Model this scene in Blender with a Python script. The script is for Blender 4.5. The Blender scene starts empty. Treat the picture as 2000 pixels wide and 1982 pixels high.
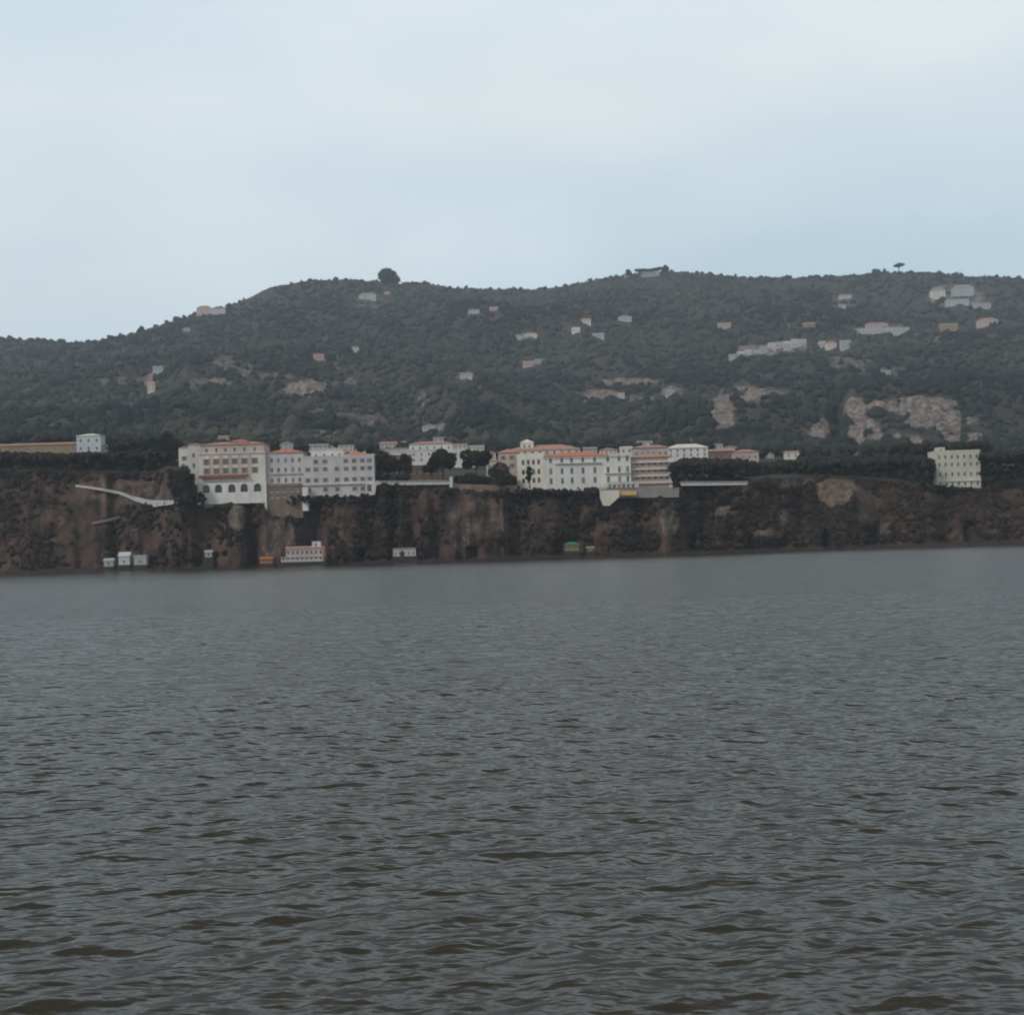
import bpy, math, random
import numpy as np
from mathutils import Matrix, Vector
random.seed(7)
rng = np.random.default_rng(11)
SC = bpy.context.scene
COL = SC.collection

# ------------------------------------------------------------------ camera
FPX, W0, H0 = 2904.0, 2000.0, 1982.0          # focal length in photo pixels
CAM_H = 8.0                                    # standing on the deck of a boat
PITCH, ROLL = math.radians(1.345), math.radians(1.72)
cam_d = bpy.data.cameras.new("camera")
cam = bpy.data.objects.new("camera", cam_d); COL.objects.link(cam)
cam_d.sensor_fit = 'HORIZONTAL'; cam_d.sensor_width = 36.0; cam_d.lens = 36.0*FPX/W0
cam_d.clip_start = 0.5; cam_d.clip_end = 12000
RM = (Matrix.Rotation(math.pi/2+PITCH, 4, 'X') @ Matrix.Rotation(-ROLL, 4, 'Z'))
cam.matrix_world = Matrix.Translation((0, 0, CAM_H)) @ RM
cam_d.dof.use_dof = True; cam_d.dof.focus_distance = 46.0
cam_d.dof.aperture_fstop = (36.0*FPX/W0/1000)/0.058     # 58 mm opening: far shore a little soft
SC.camera = cam

# ------------------------------------------------------------------ sky and sun
SUN_EL, SUN_AZ = math.radians(42), math.radians(232)
world = bpy.data.worlds.new("World"); SC.world = world
world.use_nodes = True
nt = world.node_tree; nt.nodes.clear()
def N(t, k, **kw):
    n = t.nodes.new(k)
    for a, b in kw.items(): setattr(n, a, b)
    return n
sky = N(nt, 'ShaderNodeTexSky', sky_type='NISHITA', sun_disc=False)
sky.sun_elevation = SUN_EL; sky.sun_rotation = SUN_AZ
tc = N(nt, 'ShaderNodeTexCoord')
mp = N(nt, 'ShaderNodeMapping'); mp.inputs['Scale'].default_value = (1.0, 1.0, 2.6); mp.inputs['Location'].default_value = (.35, .1, .3)
nz = N(nt, 'ShaderNodeTexNoise'); nz.inputs['Scale'].default_value = 2.3; nz.inputs['Detail'].default_value = 3.5; nz.inputs['Roughness'].default_value = .45
cr = N(nt, 'ShaderNodeValToRGB')
cr.color_ramp.elements[0].position = .38; cr.color_ramp.elements[0].color = (5.9, 7.0, 7.65, 1)
cr.color_ramp.elements[1].position = .62; cr.color_ramp.elements[1].color = (7.7, 8.2, 8.3, 1)
mx = N(nt, 'ShaderNodeMix', data_type='RGBA'); mx.inputs['Factor'].default_value = .93
bg = N(nt, 'ShaderNodeBackground'); bg.inputs['Strength'].default_value = .10
wo = N(nt, 'ShaderNodeOutputWorld')
L = nt.links.new
L(tc.outputs['Generated'], mp.inputs['Vector']); L(mp.outputs[0], nz.inputs['Vector']); L(nz.outputs['Fac'], cr.inputs['Fac'])
# unseen overhead sky, added dark and warm for the water; paler cloud lower down
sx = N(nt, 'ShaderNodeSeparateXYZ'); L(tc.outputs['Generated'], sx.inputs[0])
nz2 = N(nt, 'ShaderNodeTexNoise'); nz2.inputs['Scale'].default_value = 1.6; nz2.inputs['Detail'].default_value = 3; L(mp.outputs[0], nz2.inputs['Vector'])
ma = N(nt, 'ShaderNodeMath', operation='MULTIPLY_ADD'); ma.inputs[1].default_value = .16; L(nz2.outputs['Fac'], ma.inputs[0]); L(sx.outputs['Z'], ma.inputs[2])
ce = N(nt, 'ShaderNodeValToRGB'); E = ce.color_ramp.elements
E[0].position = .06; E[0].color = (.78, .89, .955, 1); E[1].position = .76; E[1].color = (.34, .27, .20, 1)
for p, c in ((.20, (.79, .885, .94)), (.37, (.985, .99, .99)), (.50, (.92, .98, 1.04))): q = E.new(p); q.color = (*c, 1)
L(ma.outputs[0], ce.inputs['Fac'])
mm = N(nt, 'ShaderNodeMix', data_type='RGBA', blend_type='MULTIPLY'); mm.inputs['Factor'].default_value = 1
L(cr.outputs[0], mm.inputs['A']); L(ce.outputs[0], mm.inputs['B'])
prev = mm.outputs['Result']
for vx, vy, vz, c0, k in ((-.005, .985, .172, .9958, .09), (-.14, .963, .232, .990, .05)):       # thin, brighter places in the cloud
    nn = Vector((vx, vy, vz)).normalized(); dp = N(nt, 'ShaderNodeVectorMath', operation='DOT_PRODUCT'); dp.inputs[1].default_value = nn; L(tc.outputs['Generated'], dp.inputs[0])
    rr = N(nt, 'ShaderNodeMapRange', interpolation_type='SMOOTHSTEP'); rr.inputs['From Min'].default_value = c0; rr.inputs['From Max'].default_value = 1.0; rr.inputs['To Max'].default_value = k; L(dp.outputs['Value'], rr.inputs['Value'])
    m2 = N(nt, 'ShaderNodeMix', data_type='RGBA'); m2.inputs['B'].default_value = (14, 14, 13.8, 1); L(rr.outputs[0], m2.inputs['Factor']); L(prev, m2.inputs['A']); prev = m2.outputs['Result']
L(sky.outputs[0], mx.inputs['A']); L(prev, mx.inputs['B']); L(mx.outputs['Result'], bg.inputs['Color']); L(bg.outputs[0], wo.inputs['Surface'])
sd = bpy.data.lights.new("sun", 'SUN'); sd.energy = 1.45; sd.angle = math.radians(11); sd.color = (1, .95, .88)
sun = bpy.data.objects.new("sun", sd); COL.objects.link(sun)
_d = Vector((math.sin(SUN_AZ)*math.cos(SUN_EL), math.cos(SUN_AZ)*math.cos(SUN_EL), math.sin(SUN_EL)))
sun.rotation_euler = _d.to_track_quat('Z', 'Y').to_euler()
SC.view_settings.view_transform = 'Standard'; SC.view_settings.look = 'None'
SC.view_settings.exposure = 0.22; SC.view_settings.gamma = 1.0
SC.cycles.volume_bounces = 0; SC.cycles.max_bounces = 4; SC.cycles.diffuse_bounces = 2; SC.cycles.glossy_bounces = 2

# ------------------------------------------------------------------ pixel <-> place
_R3 = np.array([[RM[i][j] for j in range(3)] for i in range(3)])
def P(px, py, D):
    """the point at depth y = D seen at photo pixel (px, py)"""
    v = _R3 @ np.array([(px-W0/2)/FPX, -(py-H0/2)/FPX, -1.0])
    s = D/v[1]
    return Vector((v[0]*s, D, CAM_H+v[2]*s))
def UE(px, py):
    v = P(px, py, 1000.0); return v.x/1000.0, (v.z-CAM_H)/1000.0
def PIX(x, y, z):
    q = _R3.T @ np.array([x, y, z-CAM_H]); return W0/2+FPX*q[0]/-q[2], H0/2-FPX*q[1]/-q[2]

# ------------------------------------------------------------------ noise in numpy
def _h(i, j, k):
    n = (i*374761393 + j*668265263 + k*2147483647 + 974634777) & 0xffffffff
    n = ((n ^ (n >> 13))*1274126177) & 0xffffffff
    n = ((n ^ (n >> 16))*2246822519) & 0xffffffff
    return ((n ^ (n >> 15)) & 0xffffff)/float(0xffffff)
def vnoise(x, y, z=0.0):
    x, y, z = np.broadcast_arrays(np.asarray(x, float), np.asarray(y, float), np.asarray(z, float))
    i, j, k = np.floor(x).astype(np.int64), np.floor(y).astype(np.int64), np.floor(z).astype(np.int64)
    fx, fy, fz = x-i, y-j, z-k
    fx, fy, fz = fx*fx*(3-2*fx), fy*fy*(3-2*fy), fz*fz*(3-2*fz)
    r = 0
    for a in (0, 1):
        for b in (0, 1):
            for c in (0, 1):
                r = r + _h(i+a, j+b, k+c)*(fx if a else 1-fx)*(fy if b else 1-fy)*(fz if c else 1-fz)
    return r*2-1
def fbm(x, y, z=0.0, o=4, g=.5):
    a, s, r = 1.0, 0.0, 0
    for q in range(o):
        r = r + a*vnoise(np.asarray(x)*2**q+17.3*q, np.asarray(y)*2**q-9.1*q, np.asarray(z)*2**q+4.7*q); s += a; a *= g
    return r/s
def sm(a, b, x): 
    t = np.clip((x-a)/(b-a), 0, 1); return t*t*(3-2*t)

# ------------------------------------------------------------------ materials
def mat(name, base, rough=.9, var=None, scale=.1, detail=5, bump=0, bscale=1.0, attr=None, spec=.3, stretch=(1, 1, 1), lo=.35, hi=.65):
    m = bpy.data.materials.new(name); m.use_nodes = True
    t = m.node_tree; b = t.nodes['Principled BSDF']
    b.inputs['Roughness'].default_value = rough; b.inputs['Specular IOR Level'].default_value = spec
    g = N(t, 'ShaderNodeTexCoord'); mp = N(t, 'ShaderNodeMapping'); mp.inputs['Scale'].default_value = stretch
    t.links.new(g.outputs['Object'], mp.inputs[0])
    n = N(t, 'ShaderNodeTexNoise'); n.inputs['Scale'].default_value = scale; n.inputs['Detail'].default_value = detail; n.inputs['Roughness'].default_value = .6
    t.links.new(mp.outputs[0], n.inputs['Vector'])
    var = var or tuple(c*.75 for c in base)
    r = N(t, 'ShaderNodeValToRGB'); r.color_ramp.elements[0].position = lo; r.color_ramp.elements[1].position = hi
    r.color_ramp.elements[0].color = (*var, 1); r.color_ramp.elements[1].color = (*base, 1)
    t.links.new(n.outputs['Fac'], r.inputs['Fac']); out = r.outputs[0]
    if attr:
        at = N(t, 'ShaderNodeAttribute', attribute_name=attr[0])
        mi = N(t, 'ShaderNodeMix', data_type='RGBA')
        n2 = N(t, 'ShaderNodeTexNoise'); n2.inputs['Scale'].default_value = scale*6; n2.inputs['Detail'].default_value = 6
        t.links.new(mp.outputs[0], n2.inputs['Vector'])
        r2 = N(t, 'ShaderNodeValToRGB'); r2.color_ramp.elements[0].position = .35; r2.color_ramp.elements[1].position = .65
        r2.color_ramp.elements[0].color = (*attr[1], 1); r2.color_ramp.elements[1].color = (*attr[2], 1)
        t.links.new(n2.outputs['Fac'], r2.inputs['Fac'])
        n3 = N(t, 'ShaderNodeTexNoise'); n3.inputs['Scale'].default_value = attr[3]; n3.inputs['Detail'].default_value = 7; n3.inputs['Roughness'].default_value = .7
        t.links.new(mp.outputs[0], n3.inputs['Vector'])
        ad = N(t, 'ShaderNodeMath', operation='MULTIPLY_ADD'); ad.inputs[1].default_value = 2.6; ad.inputs[2].default_value = -1.3; t.links.new(n3.outputs['Fac'], ad.inputs[0])
        a2 = N(t, 'ShaderNodeMath', operation='ADD'); t.links.new(at.outputs['Fac'], a2.inputs[0]); t.links.new(ad.outputs[0], a2.inputs[1])
        mr = N(t, 'ShaderNodeMapRange'); mr.inputs['From Min'].default_value = .3; mr.inputs['From Max'].default_value = .85; t.links.new(a2.outputs[0], mr.inputs['Value'])
        mu = N(t, 'ShaderNodeMath', operation='MULTIPLY'); sq = N(t, 'ShaderNodeMath', operation='SMOOTH_MIN'); sq.inputs[1].default_value = .9; sq.inputs[2].default_value = .1
        a3 = N(t, 'ShaderNodeMath', operation='MULTIPLY'); a3.use_clamp = True; a3.inputs[1].default_value = 3.0; t.links.new(at.outputs['Fac'], a3.inputs[0])
        t.links.new(mr.outputs[0], mu.inputs[0]); t.links.new(a3.outputs[0], mu.inputs[1]); t.nodes.remove(sq)
        t.links.new(mu.outputs[0], mi.inputs['Factor']); t.links.new(out, mi.inputs['A']); t.links.new(r2.outputs[0], mi.inputs['B'])
        out = mi.outputs['Result']
    t.links.new(out, b.inputs['Base Color'])
    if bump:
        bn = N(t, 'ShaderNodeTexNoise'); bn.inputs['Scale'].default_value = bscale; bn.inputs['Detail'].default_value = 6
        t.links.new(mp.outputs[0], bn.inputs['Vector'])
        bp = N(t, 'ShaderNodeBump'); bp.inputs['Distance'].default_value = bump; bp.inputs['Strength'].default_value = 1
        t.links.new(bn.outputs['Fac'], bp.inputs['Height']); t.links.new(bp.outputs[0], b.inputs['Normal'])
    return m
def leafmat(name, a, b_, c=None):
    m = bpy.data.materials.new(name); m.use_nodes = True
    t = m.node_tree; b = t.nodes['Principled BSDF']; b.inputs['Roughness'].default_value = .85; b.inputs['Specular IOR Level'].default_value = .15
    at = N(t, 'ShaderNodeAttribute', attribute_name='tint')
    r = N(t, 'ShaderNodeValToRGB'); r.color_ramp.elements[0].color = (*a, 1); r.color_ramp.elements[1].color = (*b_, 1)
    if c: e = r.color_ramp.elements.new(.5); e.color = (*c, 1)
    t.links.new(at.outputs['Fac'], r.inputs['Fac']); t.links.new(r.outputs[0], b.inputs['Base Color'])
    return m
M = {}
M['water'] = None
M['hill'] = mat('hill soil and scrub', (.052, .047, .038), var=(.026, .026, .024), scale=.03, detail=9, attr=('rock', (.07, .058, .052), (.29, .24, .215), .06), bump=2.5, bscale=.08)
M['cliff'] = mat('tuff cliff', (.090, .051, .036), var=(.018, .011, .009), scale=.085, detail=10, attr=('rock', (.08, .056, .043), (.185, .142, .113), .13), bump=1.6, bscale=.22, lo=.40, hi=.64, stretch=(1, 1, .42))
M['shore'] = mat('wet shadow toned shore rock', (.05, .036, .028), var=(.02, .014, .011), scale=.4, rough=.6, bump=.3, bscale=1.5)  # shadow along the waterline is put into this dark colour
M['wood_far'] = leafmat('hill tree foliage', (.013, .018, .018), (.074, .072, .054), (.029, .034, .030))
M['scrub'] = leafmat('cliff scrub foliage', (.013, .009, .007), (.066, .043, .026), (.030, .020, .013))
M['leaf'] = leafmat('dark tree foliage', (.012, .012, .009), (.085, .072, .038), (.032, .029, .018))
M['leaf_green'] = leafmat('green tree foliage', (.022, .026, .012), (.13, .13, .05), (.055, .058, .024))
M['bark'] = mat('bark', (.09, .065, .05), var=(.05, .035, .028), scale=2)
def wall(name, c, k=.80): return mat(name, c, var=tuple(x*k for x in c), scale=.22, detail=6, stretch=(1, 1, .35), rough=.92)
M['cream'] = wall('cream plaster', (.66, .60, .52)); M['white'] = wall('white plaster', (.70, .66, .61)); M['pale'] = wall('pale grey plaster', (.53, .50, .47))
M['pink'] = wall('pink plaster', (.50, .385, .35)); M['salmon'] = wall('salmon plaster', (.52, .35, .285)); M['ochre'] = wall('ochre plaster', (.33, .23, .145)); M['hwhite'] = wall('weathered white plaster', (.47, .455, .44)); M['hblue'] = wall('weathered bluish plaster', (.42, .44, .455))
M['brownwall'] = wall('brown stone wall', (.23, .165, .125), .55); M['lilac'] = wall('pale lilac plaster', (.56, .51, .50)); M['villa'] = wall('warm villa plaster', (.60, .55, .46))
M['greywall'] = wall('grey stone wall', (.30, .27, .25), .7); M['rose'] = wall('rose attic plaster', (.55, .415, .365)); M['orange'] = wall('orange paint', (.40, .15, .06)); M['greenp'] = wall('green paint', (.06, .20, .10))
M['yellow'] = wall('yellow canvas', (.50, .32, .10)); M['mustard'] = wall('mustard boards', (.22, .17, .06)); M['awn'] = wall('red brown canvas', (.23, .085, .065)); M['mint'] = wall('mint white paint', (.40, .44, .40)); M['bluew'] = wall('bluish white paint', (.56, .59, .61))
M['tile'] = mat('terracotta tiles', (.54, .19, .115), var=(.42, .16, .10), scale=.8, bump=.15, bscale=4); M['tile_pale'] = mat('faded terracotta tiles', (.46, .26, .21), var=(.34, .19, .16), scale=.8)
M['tile_grey'] = mat('grey roof', (.30, .28, .27), scale=.8)
M['glass'] = mat('dark window glass', (.045, .05, .055), rough=.15, spec=.5); M['shut'] = mat('green grey shutters', (.24, .23, .21), scale=3); M['frame'] = mat('white window frame', (.62, .60, .56), scale=3)
M['shut_brown'] = mat('brown shutters', (.20, .14, .11), scale=3); M['road'] = mat('pale concrete', (.50, .49, .46), scale=.3)

# ------------------------------------------------------------------ mesh helpers
def tag(o, label=None, cat=None, group=None, kind=None):
    if label: o['label'] = label
    if cat: o['category'] = cat
    if group: o['group'] = group
    if kind: o['kind'] = kind
    return o
def link(name, me, parent=None):
    o = bpy.data.objects.new(name, me); COL.objects.link(o)
    if parent is not None: o.parent = parent
    return o
def mesh_np(name, V, F, m, smooth=False, attrs=None):
    """V (n,3); F (m,k) faces of one size"""
    me = bpy.data.meshes.new(name)
    V = np.asarray(V, np.float32); F = np.asarray(F, np.int32); k = F.shape[1]
    me.vertices.add(len(V)); me.vertices.foreach_set('co', V.ravel())
    me.loops.add(F.size); me.loops.foreach_set('vertex_index', F.ravel())
    me.polygons.add(len(F)); me.polygons.foreach_set('loop_start', np.arange(0, F.size, k, dtype=np.int32))
    try: me.polygons.foreach_set('loop_total', np.full(len(F), k, np.int32))
    except Exception: pass
    me.update(calc_edges=True)
    if smooth: me.polygons.foreach_set('use_smooth', np.ones(len(F), bool))
    for a, v in (attrs or {}).items():
        at = me.attributes.new(a, 'FLOAT', 'POINT'); at.data.foreach_set('value', np.asarray(v, np.float32).ravel())
    if m: me.materials.append(m)
    me.validate()
    return me
def grid_faces(nr, nc):
    i = np.arange(nr-1)[:, None]*nc + np.arange(nc-1)[None, :]
    return np.stack([i, i+1, i+nc+1, i+nc], -1).reshape(-1, 4)
class MB:
    def __init__(s): s.v = []; s.f = []
    def quad(s, *p): n = len(s.v); s.v += [tuple(q) for q in p]; s.f.append(tuple(range(n, n+len(p))))
    def box(s, x0, x1, y0, y1, z0, z1):
        a = [(x0, y0, z0), (x1, y0, z0), (x1, y1, z0), (x0, y1, z0), (x0, y0, z1), (x1, y0, z1), (x1, y1, z1), (x0, y1, z1)]
        n = len(s.v); s.v += a
        for q in ((0, 3, 2, 1), (4, 5, 6, 7), (0, 1, 5, 4), (1, 2, 6, 5), (2, 3, 7, 6), (3, 0, 4, 7)): s.f.append(tuple(n+i for i in q))
        return s
    def tube(s, p0, p1, r0, r1, n=7):
        p0, p1 = Vector(p0), Vector(p1); d = (p1-p0).normalized()
        a = d.cross(Vector((0, 1, .01))).normalized(); b = d.cross(a); k = len(s.v)
        for p, r in ((p0, r0), (p1, r1)):
            for i in range(n):
                t = 2*math.pi*i/n; q = p+a*math.cos(t)*r+b*math.sin(t)*r; s.v.append(tuple(q))
        for i in range(n): s.f.append((k+i, k+(i+1) % n, k+n+(i+1) % n, k+n+i))
        s.f.append(tuple(k+n+i for i in range(n)))
    def mesh(s, name, m):
        me = bpy.data.meshes.new(name); me.from_pydata(s.v, [], s.f); me.materials.append(m); me.update(); return me
    def build(s, name, m, parent=None): return link(name, s.mesh(name, m), parent)
def empty(name, loc, rz=0):
    o = bpy.data.objects.new(name, None); COL.objects.link(o); o.location = loc; o.rotation_euler = (0, 0, rz); o.empty_display_size = 2; return o

# ================================================================== SEA
def sea():
    r = np.concatenate([np.geomspace(2.5, 18, 40)[:-1], np.arange(18, 85, .125), np.arange(85, 200, .33), np.arange(200, 400, .8), np.arange(400, 1080, 3.0)])
    th = np.concatenate([np.linspace(-1.45, -.56, 30)[:-1], np.linspace(-.56, .56, 540), np.linspace(.56, 1.45, 30)[1:]])
    R, T = np.meshgrid(r, th, indexing='ij')
    X, Y = R*np.sin(T), R*np.cos(T)-1.5
    dr = np.gradient(r)[:, None]; dt = np.maximum(np.gradient(th)[None, :]*R, dr)
    Z = np.zeros_like(X); DX = np.zeros_like(X); DY = np.zeros_like(X)
    g = np.random.default_rng(5)
    lam = np.geomspace(.38, 8, 68)
    gust = 1+.35*fbm(X/22, Y/30, 3.3, 3)
    for l in lam:
        a = math.radians(-44 + g.normal(0, 26))         # wave heading, crests lean up to the right
        k = 2*math.pi/l; kx, ky = k*math.cos(a), k*math.sin(a)
        A = .0105*l**.95 * (1 if l < 1.7 else (1.7/l)**1.5)*g.uniform(.5, 1.4)*.45
        fade = sm(1.6, 4.0, l/dt)
        ph = kx*X+ky*Y+g.uniform(0, 6.28)
        c, s = np.cos(ph), np.sin(ph); A = A*fade*(gust if l < 4 else 1)
        Z += A*c; DX -= A*.85*s*math.cos(a); DY -= A*.85*s*math.sin(a)
    V = np.stack([X+DX, Y+DY, Z], -1).reshape(-1, 3)
    m = bpy.data.materials.new('sea water'); m.use_nodes = True
    t = m.node_tree; b = t.nodes['Principled BSDF']
    b.inputs['Base Color'].default_value = (.033, .031, .024, 1); b.inputs['Roughness'].default_value = .22; b.inputs['IOR'].default_value = 1.333
    g_ = N(t, 'ShaderNodeTexCoord'); prev = None
    for sc, dist, st, rot in ((.45, .62, (1, 1.6, 1), .8), (1.4, .085, (1, 1.7, 1), .7), (4.6, .012, (1, 1.6, 1), .8)):
        mp = N(t, 'ShaderNodeMapping'); mp.inputs['Scale'].default_value = st; mp.inputs['Rotation'].default_value = (0, 0, -rot)
        n = N(t, 'ShaderNodeTexNoise'); n.inputs['Scale'].default_value = sc; n.inputs['Detail'].default_value = 2.5
        t.links.new(g_.outputs['Object'], mp.inputs[0]); t.links.new(mp.outputs[0], n.inputs['Vector'])
        bp = N(t, 'ShaderNodeBump'); bp.inputs['Distance'].default_value = dist
        t.links.new(n.outputs['Fac'], bp.inputs['Height'])
        if prev: t.links.new(prev.outputs[0], bp.inputs['Normal'])
        prev = bp
    t.links.new(prev.outputs[0], b.inputs['Normal'])
    o = link('sea_water', mesh_np('sea_water', V, grid_faces(len(r), len(th))[:, ::-1], m, True))
    tag(o, 'grey rippled sea water filling the lower half of the view', None, None, 'structure')
sea()

# ================================================================== TERRAIN
def curve(pts):
    q = np.array([UE(x, y) for x, y in pts]); return lambda u: np.interp(u, q[:, 0], q[:, 1])
SKY = [(-300, 700), (0, 664), (45, 663), (135, 668), (207, 664), (269, 650), (331, 627), (357, 618), (400, 606), (435, 600), (476, 585), (517, 564), (553, 556), (600, 549), (725, 549), (776, 552), (828, 552), (890, 560), (983, 562),
       (1045, 565), (1100, 558), (1170, 543), (1225, 537), (1304, 532), (1346, 535), (1449, 541), (1553, 542), (1656, 541), (1700, 535), (1750, 531), (1822, 533), (1894, 539), (1950, 542), (2000, 543), (2300, 560)]
CT = [(-300, 915), (45, 920), (200, 922), (330, 926), (350, 945), (365, 966), (390, 974), (519, 988), (523, 1008), (595, 1008), (600, 972), (732, 970), (735, 947), (885, 947), (950, 958), (1063, 959), (1168, 959), (1172, 972),
      (1326, 972), (1334, 947), (1460, 947), (1500, 935), (1600, 930), (1700, 936), (1810, 950), (1925, 957), (1960, 942), (2300, 930)]
cliff_top = curve(CT)
LV = [(790, [(-300, 895), (45, 899), (345, 900), (372, 935), (730, 938), (800, 925), (950, 925), (1000, 932), (1300, 932), (1460, 925), (1520, 915), (2300, 910)]),
      (960, [(-300, 885), (45, 882), (350, 880), (700, 895), (900, 895), (1300, 887), (1500, 895), (2300, 885)]),
      (1250, [(-300, 850), (45, 852), (350, 852), (700, 862), (1000, 862), (1300, 862), (1600, 868), (1750, 876), (2300, 868)]),
      (1600, [(-300, 800), (45, 800), (400, 800), (800, 805), (1200, 800), (1400, 800), (1600, 790), (1900, 778), (2300, 770)]),
      (2050, [(-300, 745), (45, 745), (400, 735), (800, 725), (1150, 722), (1400, 715), (1600, 705), (2300, 690)]),
      (2600, [(-300, 715), (45, 705), (400, 668), (800, 640), (1200, 630), (1600, 610), (2300, 600)]),
      (3100, SKY)]
LVD = np.array([a for a, _ in LV], float); LVC = [curve(b) for _, b in LV]
# bare rock faces on the hill: (px, py, half width, half height, strength)
ROCK = [(1412, 800, 27, 42, 1), (1602, 846, 24, 27, 1), (1672, 828, 24, 64, 1.1), (1700, 850, 26, 40, .9), (1790, 792, 100, 17, 1), (1835, 822, 84, 18, .95), (1745, 862, 72, 20, .9), (1880, 862, 56, 20, .8), (1500, 774, 60, 13, .95), (1452, 762, 34, 10, .8), (1500, 684, 78, 12, 1),
        (600, 758, 44, 15, 1), (390, 750, 70, 10, .7), (478, 725, 16, 14, .7), (295, 748, 16, 20, .8), (1225, 748, 66, 9, 1), (1165, 772, 46, 14, .95), (1250, 782, 34, 9, .8), (1312, 768, 20, 16, .9), (826, 778, 12, 16, .8), (1080, 705, 34, 8, .5), (910, 734, 20, 10, .7),
        (850, 834, 28, 9, .8), (403, 842, 26, 9, .7), (1720, 643, 66, 9, .8), (1030, 657, 28, 9, .7), (1650, 590, 32, 14, .5), (1870, 580, 56, 24, .6), (720, 590, 40, 18, .4), (140, 700, 30, 18, .4), (640, 850, 70, 9, .6), (700, 745, 50, 7, .6), (240, 745, 60, 8, .6), (540, 735, 40, 7, .6), (1740, 725, 30, 10, .5)]
_rk = np.array([(*UE(a, b), c/FPX, d/FPX, e) for a, b, c, d, e in ROCK])
def depth0(u): return 700 + 5*fbm(u*22, 0.5, 1.1, 3)
def setback(u):
    px = 1000+FPX*u
    return 11 + 52*(1-sm(300, 352, px)) + 34*sm(1470, 1620, px)
def hill_z(u, D, noise=True):
    u, D = np.broadcast_arrays(np.asarray(u, float), np.asarray(D, float))
    dt = depth0(u)+setback(u)
    e = cliff_top(u); prevD = dt; prevE = e; out = e.copy()
    for Dk, c in zip(LVD, LVC):
        ek = c(u); t = np.clip((D-prevD)/np.maximum(Dk-prevD, 1), 0, 1); t = t*.55+.45*t*t*(3-2*t)
        out = np.where(D > prevD, prevE+(ek-prevE)*t, out); prevD, prevE = np.full_like(u, Dk), ek
    out = np.where(D > 3100, prevE*(1-.25*np.clip((D-3100)/900, 0, 1)), out)
    z = CAM_H + out*D
    if noise:
        x = u*D
        a = sm(1000, 1500, D)*(1-.85*sm(2700, 3050, D))
        gul = 1-np.abs(fbm(x/170+D/900, D/620, 2.2, 4))*2.6           # ravines running down the slope
        z = z - 26*np.exp(-((1000+FPX*u-1640)/13)**2)*sm(1150, 1350, D)*sm(2000, 1600, D) 
    z = z + a*(34*fbm(x/330, D/300, 7.7, 4) + 27*(gul-.4)) + (1-.7*sm(2900, 3100, D))*sm(900, 1300, D)*5*fbm(x/40, D/40, 1.7, 3)
    return z
HU = np.linspace(-.50, .50, 1250)
HT = np.concatenate([np.linspace(0, 1, 60)[:-1], 1+np.linspace(0, 1, 360)])
def build_hills():
    dt = depth0(HU)+setback(HU)-1.0
    D = np.where(HT[:, None] <= 1, dt[None, :]+(900-dt[None, :])*HT[:, None], 900+(HT[:, None]-1)**1.15*3000)
    U = np.broadcast_to(HU, D.shape)
    Z = hill_z(U, D)
    e = (Z-CAM_H)/D
    rk = np.zeros_like(Z)
    for a, b, c, d, s in _rk:
        w = fbm(U*70, e*110, a*9, 4)*.8-.12
        rk = np.maximum(rk, s*sm(1.15, .45, ((U-a)/c)**2+((e-b)/d)**2+w))
    n = fbm(U*D/90, D/140, 5.5, 5); rk = np.maximum(rk, .5*sm(.22, .5, n)*sm(1000, 1400, D)*(1-sm(2300, 2900, D)))
    rk *= 1-.7*sm(.28, .46, fbm(U*150, e*18, 3.3, 3))*sm(.1, .2, U)        # dark clefts between the rock faces
    rk[D < 950] *= 0
    Z += rk*9*fbm(U*D/9, D/22, 8.8, 4)
    V = np.stack([U*D, D, Z], -1).reshape(-1, 3)
    o = link('hills', mesh_np('hills', V, grid_faces(*D.shape), M['hill'], True, {'rock': rk}))
    tag(o, 'long wooded hillside with pale rock faces rising behind the coastal town', None, None, 'structure')
    return D, Z, rk
HD, HZ, HRK = build_hills()
HE = np.maximum.accumulate((HZ-CAM_H)/HD, axis=0)
def locate(px, py):
    """nearest ground of the hills seen at a photo pixel -> (x, y, z)"""
    u, e = UE(px, py); j = int(np.clip(np.searchsorted(HU, u), 1, len(HU)-1))
    col = (HZ[:, j]-CAM_H)/HD[:, j]
    idx = np.where(col >= e)[0]; idx = idx[idx > 62]
    i = idx[0] if len(idx) else int(np.argmax(col))
    D = HD[i, j]; return Vector((u*D, D, HZ[i, j]))
def ground(x, y):
    u = x/y; j = int(np.clip(round((u-HU[0])/(HU[1]-HU[0])), 0, len(HU)-1)); return float(np.interp(y, HD[:, j], HZ[:, j]))

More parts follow.
